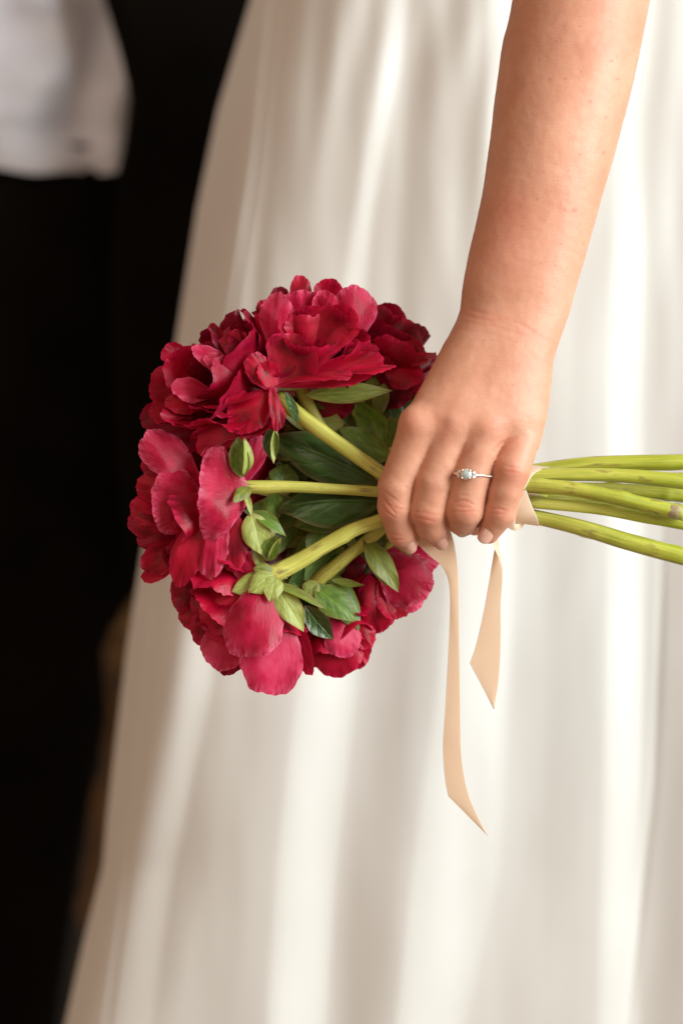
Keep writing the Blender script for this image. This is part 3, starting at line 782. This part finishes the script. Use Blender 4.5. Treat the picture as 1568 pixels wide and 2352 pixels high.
# --- upper left peony, opening to the left, thick stem running down into the fist
A = c1(1190, 960, -50)
fA = flower("broad crimson peony at upper left of bouquet, above the long diagonal stem", A)
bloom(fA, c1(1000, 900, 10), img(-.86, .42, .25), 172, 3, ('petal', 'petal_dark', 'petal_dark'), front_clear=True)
hp = lambda fl, cf, b, t_, Wd, **k: petal(fl, cf(*b), cf(*t_), Wd * 1.12, res=27, **k)
hp(fA, c1, (1190, 980, -45), (560, 1340, -50), 118, n=(.25, -.55, .8), cup=-.55, belly=-.10, ruf=.05, mat='petal')
hp(fA, c1, (1170, 960, -60), (300, 1240, -60), 120, n=(.1, .35, .9), cup=.5, belly=.10, ruf=.07, mat='petal_dark')
hp(fA, c1, (1170, 960, -70), (310, 1090, -90), 105, n=(.1, .7, .7), cup=.6, belly=.08, ruf=.09)
hp(fA, c1, (1150, 930, -85), (540, 1020, -112), 105, n=(.0, .75, .65), cup=.45, belly=.08, ruf=.09)
hp(fA, c1, (1150, 900, -100), (850, 1190, -122), 92, n=(.2, .3, .9), cup=-.5, belly=-.08, ruf=.07, mat='petal')
hp(fA, c1, (1120, 940, -90), (600, 1360, -84), 84, n=(.1, .4, .9), cup=-.5, belly=-.05, ruf=.06, mat='petal')
hp(fA, c1, (1130, 870, -112), (1172, 1200, -132), 40, n=(.5, .1, .9), cup=.8, belly=-.06, ruf=.14, mat='petal')
hp(fA, c1, (700, 930, -20), (375, 660, -60), 120, n=(.3, -.2, .9), cup=.75, belly=.1, ruf=.05, mat='petal')
hp(fA, c1, (720, 950, -70), (405, 880, -108), 66, n=(-.1, .4, .9), cup=-.6, belly=-.10, ruf=.06, mat='petal_pink')
hp(fA, c1, (700, 1000, -60), (360, 1010, -92), 56, n=(-.1, .2, .9), cup=-.4, belly=-.08, ruf=.06)
hp(fA, c1, (900, 810, -76), (545, 585, -92), 46, n=(-.2, .5, .8), cup=-.4, belly=-.06, ruf=.03, mat='petal_pink', widest=.5)
hp(fA, c1, (890, 815, -82), (650, 660, -104), 50, n=(-.2, .4, .9), cup=-.4, belly=-.07, ruf=.03, mat='petal_pink')
hp(fA, c1, (900, 800, -40), (840, 465, -60), 82, n=(.1, -.1, 1), cup=-.55, belly=-.08, ruf=.04, mat='petal')
hp(fA, c1, (800, 880, -40), (640, 560, -40), 90, n=(.1, -.1, 1), cup=.5, belly=.08, ruf=.05, mat='petal_dark')
hp(fA, c1, (560, 900, 10), (225, 850, -20), 90, n=(.2, .1, 1), cup=-.5, belly=-.08, ruf=.06)
hp(fA, c1, (560, 700, 30), (330, 610, 10), 60, n=(.1, .3, 1), cup=.4, belly=.05, ruf=.08)
hp(fA, c1, (480, 1000, 0), (170, 1150, -20), 70, n=(.1, .5, .8), cup=.5, belly=.05, ruf=.05, mat='petal_dark')
hp(fA, c1, (890, 960, 0), (720, 1030, -150), 190, n=(-.36, .9, .42), cup=.45, belly=.06, ruf=.06, mat='petal')
hp(fA, c1, (820, 1050, 0), (590, 1190, -140), 200, n=(-.15, .85, .48), cup=.5, belly=.06, ruf=.06, mat='petal')
hp(fA, c1, (930, 1080, 0), (860, 1290, -130), 180, n=(-.36, .8, .5), cup=.35, belly=.06, ruf=.06, mat='petal')
hp(fA, c1, (620, 960, 20), (330, 1130, -90), 130, n=(.1, .85, .5), cup=.4, belly=.06, ruf=.06, mat='petal')
stem(fA, [c1(1170, 950, -48), c4(700, 480, -70), c4(1270, 880, -72), gap(960, 1140, -50), gap(1120, 1165, -35)], S6[0:], [17, 17, 16, 15, 15.5, 18, 19.5, 20.5, 20.5])

# --- upper right peony, opening upward, with its wide skirt of outer petals
B = c2(80, 1010, -60)
fB = flower("bright crimson peony at top of bouquet with ruffled skirt above the long olive leaf", B)
bloom(fB, c2(300, 850, 30), img(.05, .93, .2), 165, 8, ('petal', 'petal', 'petal'), front_clear=True)
hp(fB, c2, (100, 1000, -85), (980, 770, -78), 88, n=(-.1, .55, .8), cup=.35, belly=.06, ruf=.08)
hp(fB, c2, (400, 960, -95), (1075, 850, -95), 40, n=(-.1, .8, .5), cup=-.3, belly=-.06, ruf=.10, mat='petal')
hp(fB, c2, (60, 1005, -95), (330, 600, -118), 128, n=(-.1, .1, 1), cup=.55, belly=.10, ruf=.05, curl=-.06)
hp(fB, c1, (1160, 930, -98), (960, 650, -122), 66, n=(.3, .3, .9), cup=-.6, belly=-.10, ruf=.08, mat='petal')
hp(fB, c1, (1170, 920, -104), (1080, 700, -128), 60, n=(.4, .1, .9), cup=.5, belly=.06, ruf=.08, mat='petal')
hp(fB, c2, (60, 1010, -105), (735, 905, -118), 34, n=(0, .7, .7), cup=-.5, belly=-.08, ruf=.12)
hp(fB, c2, (420, 760, -50), (440, 320, -84), 168, n=(0, -.05, 1), cup=.95, belly=.10, ruf=.06, notch=.10, mat='petal')
hp(fB, c2, (520, 740, -62), (690, 315, -92), 80, n=(-.35, .0, 1), cup=-.4, belly=.05, ruf=.07, mat='petal')
hp(fB, c2, (330, 620, -20), (290, 195, -44), 130, n=(.0, .0, 1), cup=.45, belly=.08, ruf=.06, mat='petal_pink')
hp(fB, c2, (70, 720, -60), (90, 230, -84), 84, n=(-.2, .1, 1), cup=-.55, belly=-.06, ruf=.07, mat='petal_pink')
hp(fB, c2, (480, 520, -30), (500, 200, -40), 60, n=(0, .0, 1), cup=.4, belly=.06, ruf=.05, mat='petal_pink')
hp(fB, c2, (700, 680, 10), (760, 150, -10), 100, n=(.1, .1, 1), cup=-.4, belly=-.07, ruf=.05, mat='petal_pink')
hp(fB, c2, (720, 760, -30), (760, 520, -50), 70, n=(.1, .1, 1), cup=.5, belly=.08, ruf=.08)
hp(fB, c2, (280, 450, 40), (290, 75, 40), 52, n=(0, 0, 1), cup=-.4, belly=-.05, ruf=.06, mat='petal')
hp(fB, c2, (510, 450, 40), (530, 105, 30), 76, n=(.2, 0, 1), cup=.5, belly=.05, ruf=.06, mat='petal')
hp(fB, c2, (120, 450, 60), (110, 170, 60), 50, n=(0, 0, 1), cup=-.4, belly=-.05, ruf=.09, mat='petal_dark')
stem(fB, [c2(250, 960, 10), P(760, 1010, 20), gap(900, 1110, 10), gap(1080, 1140, 20)], S4, [15, 14, 14, 14, 14, 16, 17, 17])

# --- dark peony half hidden by the hand
Cc = c2(950, 1000, 110)
fC = flower("dark wine-red peony half hidden behind the hand at upper right of bouquet", Cc)
bloom(fC, c2(930, 860, 160), img(.35, .9, .0), 150, 15, ('petal', 'petal_dark', 'petal_dark'))
hp(fC, c2, (950, 950, 90), (1190, 430, 80), 118, n=(.2, .0, 1), cup=-.45, belly=-.09, ruf=.05, mat='petal')
hp(fC, c2, (940, 760, 80), (1290, 960, 60), 96, n=(.2, .4, .9), cup=-.4, belly=-.08, ruf=.06, mat='petal')
hp(fC, c2, (960, 900, 70), (1150, 1160, 70), 96, n=(.0, -.2, 1), cup=-.4, belly=-.08, ruf=.05, mat='petal_dark')
hp(fC, c2, (930, 600, 110), (1110, 345, 110), 90, n=(.1, .2, 1), cup=.5, belly=.06, ruf=.06, mat='petal_dark')
hp(fC, c2, (1030, 520, 70), (1330, 820, 56), 62, n=(.3, .3, .9), cup=-.4, belly=-.06, ruf=.09, mat='petal')
hp(fC, c2, (880, 720, 50), (860, 560, 40), 70, n=(0, 0, 1), cup=.6, belly=.06, ruf=.1, mat='petal_dark')
stem(fC, [c4(1040, 360, 70), c4(1200, 520, 60), c4(1350, 690, 40), gap(1000, 1120, 25), gap(1120, 1150, 15)], S5, [11, 11, 11, 12, 13, 15, 16, 16])

# --- ruffled heads at the back, top
fD = flower("ruffled peony head behind the top left rim of bouquet", P(590, 870, 160))
bloom(fD, P(570, 860, 150), img(-.3, .95, -.1), 128, 23, ('petal', 'petal', 'petal'))
stem(fD, [P(580, 880, 140), P(700, 1020, 90), gap(900, 1120, 40), gap(1080, 1150, 35)], [gap(1200, 1150, 40)], [12, 12, 12, 12])
for x, y, tx, ty, w in ((620, 800, 560, 745, 60), (570, 800, 520, 755, 50), (520, 820, 485, 742, 34), (640, 780, 600, 690, 60), (560, 790, 545, 735, 46)):
    hp(fD, D0, (x, y, 30), (tx, ty, 40), w, n=(-.1, .2, 1), cup=-.6, belly=-.08, ruf=.10, mat='petal_pink' if w == 50 else 'petal')
fE = flower("crimson peony head at back of bouquet, its rim topmost behind the bright one", P(720, 840, 190))
bloom(fE, P(715, 850, 170), img(-.02, 1, -.05), 172, 29, ('petal', 'petal', 'petal_dark'))
stem(fE, [P(720, 870, 150), P(800, 1000, 100), gap(920, 1110, 40), gap(1080, 1130, 40)], [gap(1200, 1130, 45)], [12, 12, 12, 12])

# --- left peony seen from the side, straight stem
G = c3(905, 445, -70)
fG = flower("rose-red peony at left of bouquet on the straight horizontal stem", G)
bloom(fG, c3(800, 560, -5), img(-1, -.04, .05), 168, 34, ('petal', 'petal', 'petal_dark'), 1.1, front_clear=True)
hp(fG, c3, (620, 420, -50), (170, 60, -80), 96, n=(-.2, .5, .9), cup=-.6, belly=-.10, ruf=.05, mat='petal_pink')
hp(fG, c3, (640, 560, -70), (262, 520, -104), 168, n=(-.3, .1, 1), cup=-.6, belly=-.12, ruf=.05, mat='petal_pink')
hp(fG, c3, (960, 520, -92), (578, 470, -142), 205, n=(.1, .1, 1), cup=-.55, belly=-.12, ruf=.05, mat='petal_pink', taper=.55)
hp(fG, c3, (760, 500, -86), (670, 1110, -112), 78, n=(-.3, .1, 1), cup=-.55, belly=-.08, ruf=.09, mat='petal_pink')
hp(fG, c3, (830, 560, -90), (860, 1060, -104), 72, n=(.1, .0, 1), cup=-.5, belly=-.10, ruf=.07, mat='petal')
hp(fG, c3, (640, 560, -80), (455, 1180, -96), 74, n=(-.2, .0, 1), cup=-.6, belly=-.10, ruf=.07, mat='petal')
hp(fG, c3, (930, 430, -40), (1050, 60, -44), 56, n=(.3, .0, 1), cup=-.5, belly=-.08, ruf=.05, mat='petal_pink')
hp(fG, c3, (420, 700, -20), (110, 560, -40), 76, n=(-.2, .3, 1), cup=-.5, belly=-.1, ruf=.05, mat='petal')
hp(fG, c3, (420, 760, -20), (85, 690, -40), 70, n=(-.2, .1, 1), cup=-.5, belly=-.1, ruf=.06, mat='petal')
hp(fG, c3, (430, 480, -30), (130, 430, -40), 64, n=(-.2, .2, 1), cup=-.5, belly=-.1, ruf=.06, mat='petal')
hp(fG, c3, (400, 320, -30), (180, 250, -40), 56, n=(-.2, .2, 1), cup=-.5, belly=-.1, ruf=.06, mat='petal')
hp(fG, c3, (430, 800, -20), (150, 840, -30), 60, n=(-.2, .0, 1), cup=-.5, belly=-.1, ruf=.06, mat='petal_dark')
hp(fG, c3, (520, 850, -30), (180, 1050, -40), 70, n=(-.1, -.1, 1), cup=.5, belly=.05, ruf=.07, mat='petal')
hp(fG, c3, (520, 900, -20), (180, 1140, -30), 44, n=(-.1, .3, 1), cup=.4, belly=.05, ruf=.07, mat='petal')
hp(fG, c3, (560, 860, -40), (340, 1000, -60), 56, n=(-.1, .1, 1), cup=.6, belly=.05, ruf=.07, mat='petal_dark')
hp(fG, D0, (540, 1090, 20), (390, 1030, 10), 120, n=(-.1, .2, 1), cup=-.4, belly=-.05, ruf=.05, mat='petal_dark')
hp(fG, D0, (520, 1060, 40), (430, 1010, 30), 110, n=(-.1, .2, 1), cup=-.4, belly=-.05, ruf=.05, mat='petal_dark')
stem(fG, [c3(800, 470, -40), c3(905, 445, -76), c3(1250, 440, -80), c4(800, 1010, -70), c4(1270, 1040, -60), gap(960, 1140, -40), gap(1120, 1110, -45)], S3, [10, 16, 13, 12, 13, 14, 16, 17, 17, 17, 18])

# --- lower left peony, hanging, with its big outer petals
K = c3(1115, 1115, -85)
fK = flower("rose peony at bottom left of bouquet with large smooth outer petals hanging down", K)
bloom(fK, c3(1000, 1200, -5), img(-.62, -.75, .05), 160, 41, ('petal', 'petal', 'petal_dark'), 1.1, front_clear=True)
hp(fK, c3, (1080, 1150, -104), (950, 1700, -142), 142, n=(-.05, -.05, 1), cup=-.75, belly=-.12, ruf=.03, mat='petal_pink', taper=.6, notch=.08)
hp(fK, c3, (1170, 1260, -70), (1090, 1985, -96), 146, n=(.1, -.1, 1), cup=-.5, belly=-.10, ruf=.03, mat='petal_pink', notch=.06)
hp(fK, c3, (1090, 1130, -84), (620, 1450, -92), 118, n=(-.3, .1, 1), cup=-.6, belly=-.10, ruf=.05, mat='petal')
hp(fK, c3, (1110, 1110, -80), (850, 960, -84), 66, n=(-.2, .4, 1), cup=-.5, belly=-.08, ruf=.05, mat='petal_pink')
hp(fK, c3, (1000, 1180, -60), (530, 1340, -70), 110, n=(-.3, .1, 1), cup=-.5, belly=-.10, ruf=.06, mat='petal')
hp(fK, c3, (900, 1300, -50), (560, 1560, -60), 96, n=(-.3, -.1, 1), cup=-.5, belly=-.10, ruf=.06, mat='petal')
hp(fK, c3, (980, 1380, -56), (660, 1740, -76), 110, n=(-.2, -.1, 1), cup=-.6, belly=-.10, ruf=.05, mat='petal_pink')
hp(fK, c3, (960, 1450, -20), (770, 1830, -40), 70, n=(0, -.1, 1), cup=.5, belly=.05, ruf=.10, mat='petal_dark')
hp(fK, c3, (640, 1200, -20), (400, 1240, -40), 110, n=(-.3, 0, 1), cup=-.5, belly=-.08, ruf=.05, mat='petal')
hp(fK, c3, (660, 1300, -20), (470, 1450, -40), 70, n=(-.3, 0, 1), cup=-.5, belly=-.08, ruf=.05, mat='petal')
hp(fK, c3, (1260, 1300, -60), (1415, 1840, -82), 52, n=(-.6, 0, .8), cup=.6, belly=.05, ruf=.04, mat='petal')
hp(fK, c3, (1230, 1280, -50), (1300, 1800, -60), 70, n=(.1, 0, 1), cup=-.5, belly=-.05, ruf=.05, mat='petal')
hp(fK, c3, (850, 900, -60), (880, 1320, -66), 70, n=(-.2, .1, 1), cup=-.4, belly=-.06, ruf=.06, mat='petal')
stem(fK, [c3(1000, 1190, -40), c3(1100, 1110, -86), c3(1330, 992, -82), c4(1000, 1380, -76), c4(1290, 1270, -60), gap(980, 1140, -20), gap(1120, 1095, -5)], S1, [14, 22, 18, 15.5, 15, 15.5, 16, 16.5, 18, 18])

# --- bottom centre peony (softer, further back)
N = c6(560, 790, 60)
fN = flower("small crimson peony at bottom of bouquet, between the hanging rose one and the pink-red one", N)
bloom(fN, c6(560, 860, 110), img(.12, -1, .0), 112, 52, ('petal', 'petal', 'petal_dark'))
hp(fN, c6, (600, 800, 40), (560, 1310, 40), 128, n=(0, -.1, 1), cup=-.55, belly=-.10, ruf=.06, mat='petal')
hp(fN, c6, (560, 790, 20), (690, 1140, 16), 92, n=(.3, 0, 1), cup=-.5, belly=-.08, ruf=.05, mat='petal_pink')
hp(fN, c6, (680, 830, 40), (885, 1070, 40), 60, n=(.3, -.1, 1), cup=-.5, belly=-.06, ruf=.08, mat='petal')
hp(fN, c6, (640, 900, 50), (800, 1240, 50), 80, n=(.2, -.1, 1), cup=.4, belly=.06, ruf=.09, mat='petal')
hp(fN, c6, (450, 900, 50), (420, 1240, 50), 80, n=(-.1, -.1, 1), cup=-.4, belly=-.06, ruf=.06, mat='petal')
stem(fN, [c6(500, 780, 60), c6(400, 570, 30), c6(600, 366, 0), c6(900, 130, -10), gap(960, 1140, 5), gap(1120, 1090, -30)], S2, [10, 18, 14.5, 13, 13, 14, 15, 16, 17.5, 18])

# --- bottom right peony under the fingers
Q = c6(850, 480, 100)
fQ = flower("pink-red peony at lower right of bouquet, under the fingertips and beside the ribbon", Q)
bloom(fQ, c6(900, 420, 160), img(.45, -.85, .1), 122, 63, ('petal', 'petal', 'petal'))
hp(fQ, c6, (850, 460, 70), (960, 945, 64), 96, n=(0, 0, 1), cup=-.55, belly=-.10, ruf=.06, mat='petal')
hp(fQ, c6, (950, 300, 60), (1330, 640, 60), 140, n=(.2, 0, 1), cup=-.5, belly=-.10, ruf=.06, mat='petal_pink')
hp(fQ, c6, (1000, 240, 70), (1440, 360, 80), 110, n=(.2, .2, 1), cup=-.5, belly=-.08, ruf=.06, mat='petal_pink')
hp(fQ, c6, (950, 450, 60), (1150, 830, 60), 80, n=(.2, 0, 1), cup=.5, belly=.06, ruf=.08, mat='petal')
hp(fQ, c6, (1000, 400, 66), (1260, 760, 66), 90, n=(.1, 0, 1), cup=-.5, belly=-.08, ruf=.07, mat='petal_pink')
hp(fQ, c6, (850, 300, 70), (600, 420, 60), 80, n=(-.1, .2, 1), cup=-.7, belly=-.12, ruf=.03, mat='petal_dark')
hp(fQ, c6, (820, 430, 76), (820, 860, 70), 70, n=(-.1, 0, 1), cup=-.5, belly=-.10, ruf=.05, mat='petal_dark')
stem(fQ, [c6(900, 380, 110), P(900, 1240, 70), gap(980, 1160, 40), gap(1120, 1140, 30)], S7, [12, 12, 12, 13, 14, 15, 16, 16])

# --- head at the far side, seen only in the gaps between leaves
fZ = flower("shadowed wine-red peony at far side, glimpsed between leaves and stems", P(640, 1100, 220))
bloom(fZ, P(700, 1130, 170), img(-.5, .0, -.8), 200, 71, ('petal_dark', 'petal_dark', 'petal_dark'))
stem(fZ, [P(700, 1130, 170), P(800, 1130, 90), gap(960, 1150, 40)], [gap(1180, 1150, 35)], [11, 11, 11, 11])
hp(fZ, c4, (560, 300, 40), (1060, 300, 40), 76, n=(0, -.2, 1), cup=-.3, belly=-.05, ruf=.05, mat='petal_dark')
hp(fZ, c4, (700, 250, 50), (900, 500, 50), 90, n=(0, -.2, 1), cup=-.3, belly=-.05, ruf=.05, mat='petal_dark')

# ------------------------------------------------------------------ greenery
lf = lambda fl, cf, b, t_, Wd, mat, **k: leaf(fl, cf(*b), cf(*t_), Wd, mat=mat, res=17, **k)
lf(fA, c4, (1230, 960, -30), (370, 560, -10), 118, 'leaf_dark', n=(.1, .25, 1), cup=-.6, belly=-.08, fold=-.1, ruf=.05, twist=.5)
lf(fG, c4, (1260, 1120, -36), (410, 1190, -20), 124, 'leaf_dark', n=(.0, .3, 1), cup=-.9, belly=-.10, fold=-.05, ruf=.05, twist=-.4)
lf(fB, c4, (1350, 770, 6), (920, 500, 20), 72, 'leaf', n=(.1, .3, 1), cup=-.4, belly=-.06, fold=-.15)
lf(fB, c4, (360, 165, -84), (930, 120, -76), 34, 'olive', n=(0, -.5, .8), cup=.5, belly=.10, name="sepal")
lf(fB, c4, (640, 230, -40), (1365, 190, -30), 50, 'olive', n=(0, .1, 1), cup=-.5, belly=-.04, name="leaf")
lf(fA, c4, (470, 200, -96), (575, 475, -104), 30, 'leaf_dark', n=(.6, .1, .8), cup=.7, fold=.3, belly=.06, name="sepal")
lf(fA, c4, (395, 500, -104), (372, 805, -108), 22, 'sepal', n=(.5, .1, .8), cup=.5, name="sepal")
lf(fA, c4, (340, 500, -98), (370, 790, -100), 44, 'leaf_dark', n=(-.4, .1, .9), cup=.6, name="sepal")
lf(fG, c4, (110, 920, -108), (70, 575, -112), 56, 'leaf', n=(-.2, .1, 1), cup=.9, fold=.2, belly=.06, name="sepal")
lf(fG, c4, (120, 900, -112), (120, 580, -126), 34, 'sepal', n=(.7, .1, .7), cup=.5, belly=-.12, name="sepal")
lf(fG, c3, (915, 440, -104), (750, 190, -108), 30, 'olive', n=(.4, .2, .9), cup=.4, belly=.06, name="sepal")
lf(fG, c3, (925, 480, -100), (985, 660, -110), 18, 'sepal', n=(.5, .1, .9), cup=.6, belly=-.1, name="sepal")
lf(fG, c4, (400, 1040, -20), (330, 1330, -10), 52, 'leaf', n=(.2, .1, 1), cup=-.5, name="sepal")
lf(fG, c4, (330, 1300, -20), (330, 1450, -20), 40, 'sepal', n=(.2, .1, 1), cup=-.5, name="sepal")
lf(fG, c4, (440, 1000, 10), (480, 800, 10), 70, 'leaf', n=(.2, .3, 1), cup=-.5)
lf(fK, c4, (180, 1215, -104), (270, 1570, -104), 72, 'sepal', n=(.2, .1, 1), cup=-.6, belly=-.10, name="sepal")
lf(fK, c4, (180, 1200, -90), (475, 1420, -100), 36, 'leaf', n=(.2, .5, .9), cup=.5, belly=-.10, name="sepal")
lf(fK, c4, (310, 1620, -100), (400, 1410, -118), 46, 'leaf', n=(-.2, .1, 1), cup=.7, fold=.2, name="sepal")
lf(fK, c4, (330, 1620, -100), (440, 1420, -124), 20, 'sepal', n=(.6, .1, .8), cup=.4, name="sepal")
lf(fK, c3, (1130, 1110, -100), (840, 1215, -116), 58, 'sepal', n=(-.1, .3, 1), cup=-.5, belly=-.06, name="sepal")
lf(fK, c3, (990, 870, -90), (1110, 1130, -104), 24, 'olive', n=(.2, .1, 1), cup=.6, name="sepal")
lf(fK, c3, (1165, 1080, -108), (960, 1225, -130), 56, 'sepal', n=(-.2, .2, 1), cup=-.6, belly=-.10, name="sepal")
lf(fK, c3, (1160, 1095, -110), (1120, 1290, -136), 52, 'sepal', n=(.1, -.1, 1), cup=-.6, belly=-.10, name="sepal")
lf(fK, c3, (1150, 1085, -106), (1000, 1040, -112), 40, 'olive', n=(-.1, .4, 1), cup=-.5, belly=-.08, name="sepal")
lf(fN, c6, (440, 520, 4), (300, 650, 0), 46, 'sepal', n=(-.1, .2, 1), cup=-.6, belly=-.10, name="sepal")
lf(fN, c6, (430, 530, 2), (500, 740, 6), 50, 'leaf', n=(.2, .1, 1), cup=-.6, belly=-.10, name="sepal")
lf(fG, c3, (975, 440, -98), (850, 560, -142), 34, 'olive', n=(-.2, .0, 1), cup=-.6, belly=-.08, name="sepal")
lf(fK, c6, (30, 520, -100), (315, 940, -104), 62, 'sepal', n=(.2, .2, 1), cup=-.5, belly=-.12, name="sepal")
lf(fK, c6, (20, 525, -104), (490, 748, -112), 26, 'olive', n=(.2, .6, .8), cup=.5, belly=-.06, name="sepal")
lf(fN, c6, (400, 560, 0), (745, 850, 0), 76, 'leaf', n=(.2, .3, 1), cup=-.5, belly=-.08)
lf(fN, c6, (320, 720, -10), (560, 1005, 0), 54, 'leaf_dark', n=(-.2, .0, 1), cup=.5, belly=-.06)
lf(fN, c6, (480, 440, 30), (770, 930, 30), 80, 'leaf', n=(.3, .3, 1), cup=-.6, belly=-.10)
lf(fN, c6, (540, 500, 0), (825, 548, -10), 20, 'olive', n=(0, .5, .9), cup=.4)
lf(fQ, c6, (810, 150, -20), (1105, 605, -26), 60, 'olive', n=(.4, .2, 1), cup=-.5, belly=-.06, fold=.2)
lf(fQ, c6, (850, 170, -10), (1000, 560, 0), 40, 'leaf', n=(-.3, .1, 1), cup=.4)
lf(fN, c6, (190, 610, -40), (320, 395, -50), 32, 'leaf_dark', n=(.3, .1, .9), cup=.6)
lf(fN, c6, (60, 560, -50), (260, 560, -46), 44, 'leaf', n=(.1, .3, 1), cup=-.5)
lf(fC, c4, (1220, 80, 60), (1130, 450, 60), 66, 'olive', n=(.2, .1, 1), cup=.5)
lf(fC, c4, (1300, 130, 40), (1250, 420, 50), 44, 'olive', n=(.3, .1, 1), cup=-.5)
lf(fC, c4, (1400, 420, 40), (1340, 640, 30), 60, 'leaf', n=(.2, .2, 1), cup=-.4)
lf(fC, c4, (1460, 250, 90), (1250, 520, 90), 90, 'leaf_dark', n=(.1, .2, 1), cup=-.4)
lf(fQ, c6, (960, 60, 20), (840, 230, 10), 50, 'leaf', n=(.2, .2, 1), cup=-.4)
for fl, b, e, w_, mt in ((fN, (690, 1330, 70), (740, 1440, 70), 90, 'leaf_dark'), (fN, (760, 1320, 80), (700, 1430, 90), 90, 'leaf'), (fN, (650, 1350, 60), (770, 1400, 80), 80, 'leaf_dark'), (fC, (880, 960, 90), (960, 900, 90), 90, 'leaf_dark'),
                         (fC, (850, 960, 110), (850, 850, 120), 80, 'leaf_dark'), (fC, (920, 1010, 70), (930, 900, 80), 80, 'leaf_dark'), (fQ, (880, 1210, 60), (800, 1290, 60), 80, 'leaf_dark'), (fQ, (860, 1260, 90), (760, 1330, 90), 80, 'leaf_dark')):
    leaf(fl, P(*b), P(*e), w_, (.1, .2, 1), mt, cup=-.4)
rg = random.Random(5)
hosts = [fA, fB, fG, fK, fN, fQ, fC]
for k in range(110):
    a = rg.uniform(0, 6.28); q = rg.uniform(.15, 1) ** .6
    x, y = 765 + 165 * q * math.cos(a), 1125 + 205 * q * math.sin(a)
    ang = math.atan2(y - 1135, x - 900) + rg.uniform(-.7, .7)
    L = rg.uniform(80, 150); d = rg.uniform(18, 140)
    b = P(x - L * .5 * math.cos(ang), y - L * .5 * math.sin(ang), d); e = P(x + L * .5 * math.cos(ang), y + L * .5 * math.sin(ang), d + rg.uniform(-30, 30))
    leaf(rg.choice(hosts), b, e, rg.uniform(44, 84), (rg.uniform(-.5, .5), rg.uniform(-.3, .6), 1), rg.choice(['leaf', 'leaf_dark', 'leaf', 'olive', 'leaf', 'sepal']), cup=rg.choice((-.5, .5)), belly=rg.uniform(-.12, .12), res=11, twist=rg.uniform(-.6, .6))

# small twig end and cut node beside the ribbon
tube("dry_twig", [c7(300, 415, -58), c7(430, 425, -66), c7(515, 434, -68)], [4, 4, 3.6], M['stem_cut'], STEM[fN.name], n=10, sides=8)
tube("cut_node", [c7(1452, 540, -86), c7(1510, 556, -88), c7(1568, 570, -88)], [15, 17.5, 15.5], M['stem_cut'], STEM[fG.name], n=10, sides=14)

# ------------------------------------------------------------------ ribbon
rib = thing("satin_ribbon", "champagne satin ribbon tied round the stems with two tails hanging below the hand", "ribbon", c7(380, 420, -40))
def strip(name, L_, R_, n=50, m=11, crown=0.0, cut=None):
    l = catmull(L_, n); r = catmull(R_, n)
    if cut:
        k = 14
        for i in range(1, k + 1):
            t = i / k; l.append(np.array(cut[0]) + (np.array(cut[1]) - np.array(cut[0])) * t); 
        rr_ = catmull(cut[2], k + 1)[1:]; r += rr_
    v = []; uv = []
    for j, (a, b) in enumerate(zip(l, r)):
        for i in range(m):
            s = (0, .015, .08, .22, .36, .5, .64, .78, .92, .985, 1)[i]
            v.append(a + (b - a) * s + V(0, -crown * 4 * s * (1 - s), 0)); uv.append((s, j / 20))
    o = link(name, v, grid_faces(m, len(l)), M['ribbon'], rib, uv=uv)
    md = o.modifiers.new("thick", 'SOLIDIFY'); md.thickness = 0.00014; md.offset = 0
    return o
strip("wrap", [c7(300, 380, -70), c7(340, 262, -62), c7(385, 202, -30), c7(425, 196, 20)], [c7(340, 385, -76), c7(402, 275, -68), c7(478, 226, -40), c7(568, 204, 10)], 30, crown=3)
strip("wrap", [c7(200, 420, -72), c7(215, 540, -74), c7(255, 640, -62), c7(300, 640, -30), c7(420, 600, 20)], [c7(352, 385, -78), c7(398, 510, -78), c7(436, 595, -72), c7(470, 668, -40), c7(575, 570, 20)], 40, crown=3)
strip("loop", [c7(170, 560, -84), c7(195, 662, -82), c7(262, 700, -72), c7(312, 688, -48), c7(334, 654, -30)], [c7(318, 440, -86), c7(282, 560, -88), c7(268, 650, -82), c7(296, 648, -60), c7(334, 642, -34)], 40, crown=2)
strip("tail", [c8(90, -60, -42), c8(130, 75, -43), c8(215, 165, -44), c8(295, 232, -44), c8(346, 325, -43), c8(364, 450, -43), c8(362, 650, -42), c8(345, 1000, -42), c8(325, 1350, -42), c8(312, 1560, -41), c8(325, 1780, -42), c8(350, 1930, -42)],
      [c8(360, -60, -45), c8(372, -10, -46), c8(400, 90, -46), c8(424, 250, -46), c8(430, 420, -46), c8(432, 640, -46), c8(437, 1000, -46), c8(442, 1350, -46), c8(446, 1560, -46), c8(456, 1680, -46), c8(480, 1830, -46), c8(512, 1950, -46)], 90, crown=.8,
      cut=(c8(350, 1930, -42), c8(644, 2224, -45), [c8(512, 1950, -46), c8(570, 2080, -46), c8(646, 2226, -45)]))
strip("tail", [c8(694, 100, -43), c8(660, 300, -42), c8(610, 580, -42), c8(555, 820, -41), c8(510, 955, -41)], [c8(740, 150, -46), c8(752, 330, -47), c8(740, 520, -46), c8(742, 720, -46), c8(738, 920, -46)], 60, crown=.8,
      cut=(c8(510, 955, -41), c8(686, 1292, -44), [c8(738, 920, -46), c8(722, 1100, -45), c8(688, 1296, -44)]))
strip("tail_fold", [c8(640, -20, -66), c8(662, 45, -68), c8(690, 110, -70), c8(722, 180, -70), c8(750, 268, -68)], [c8(700, -60, -40), c8(712, 0, -40), c8(726, 100, -44), c8(744, 205, -56), c8(752, 272, -66)], 30)
for o in COL.objects:
    if "_w" in o: del o["_w"]
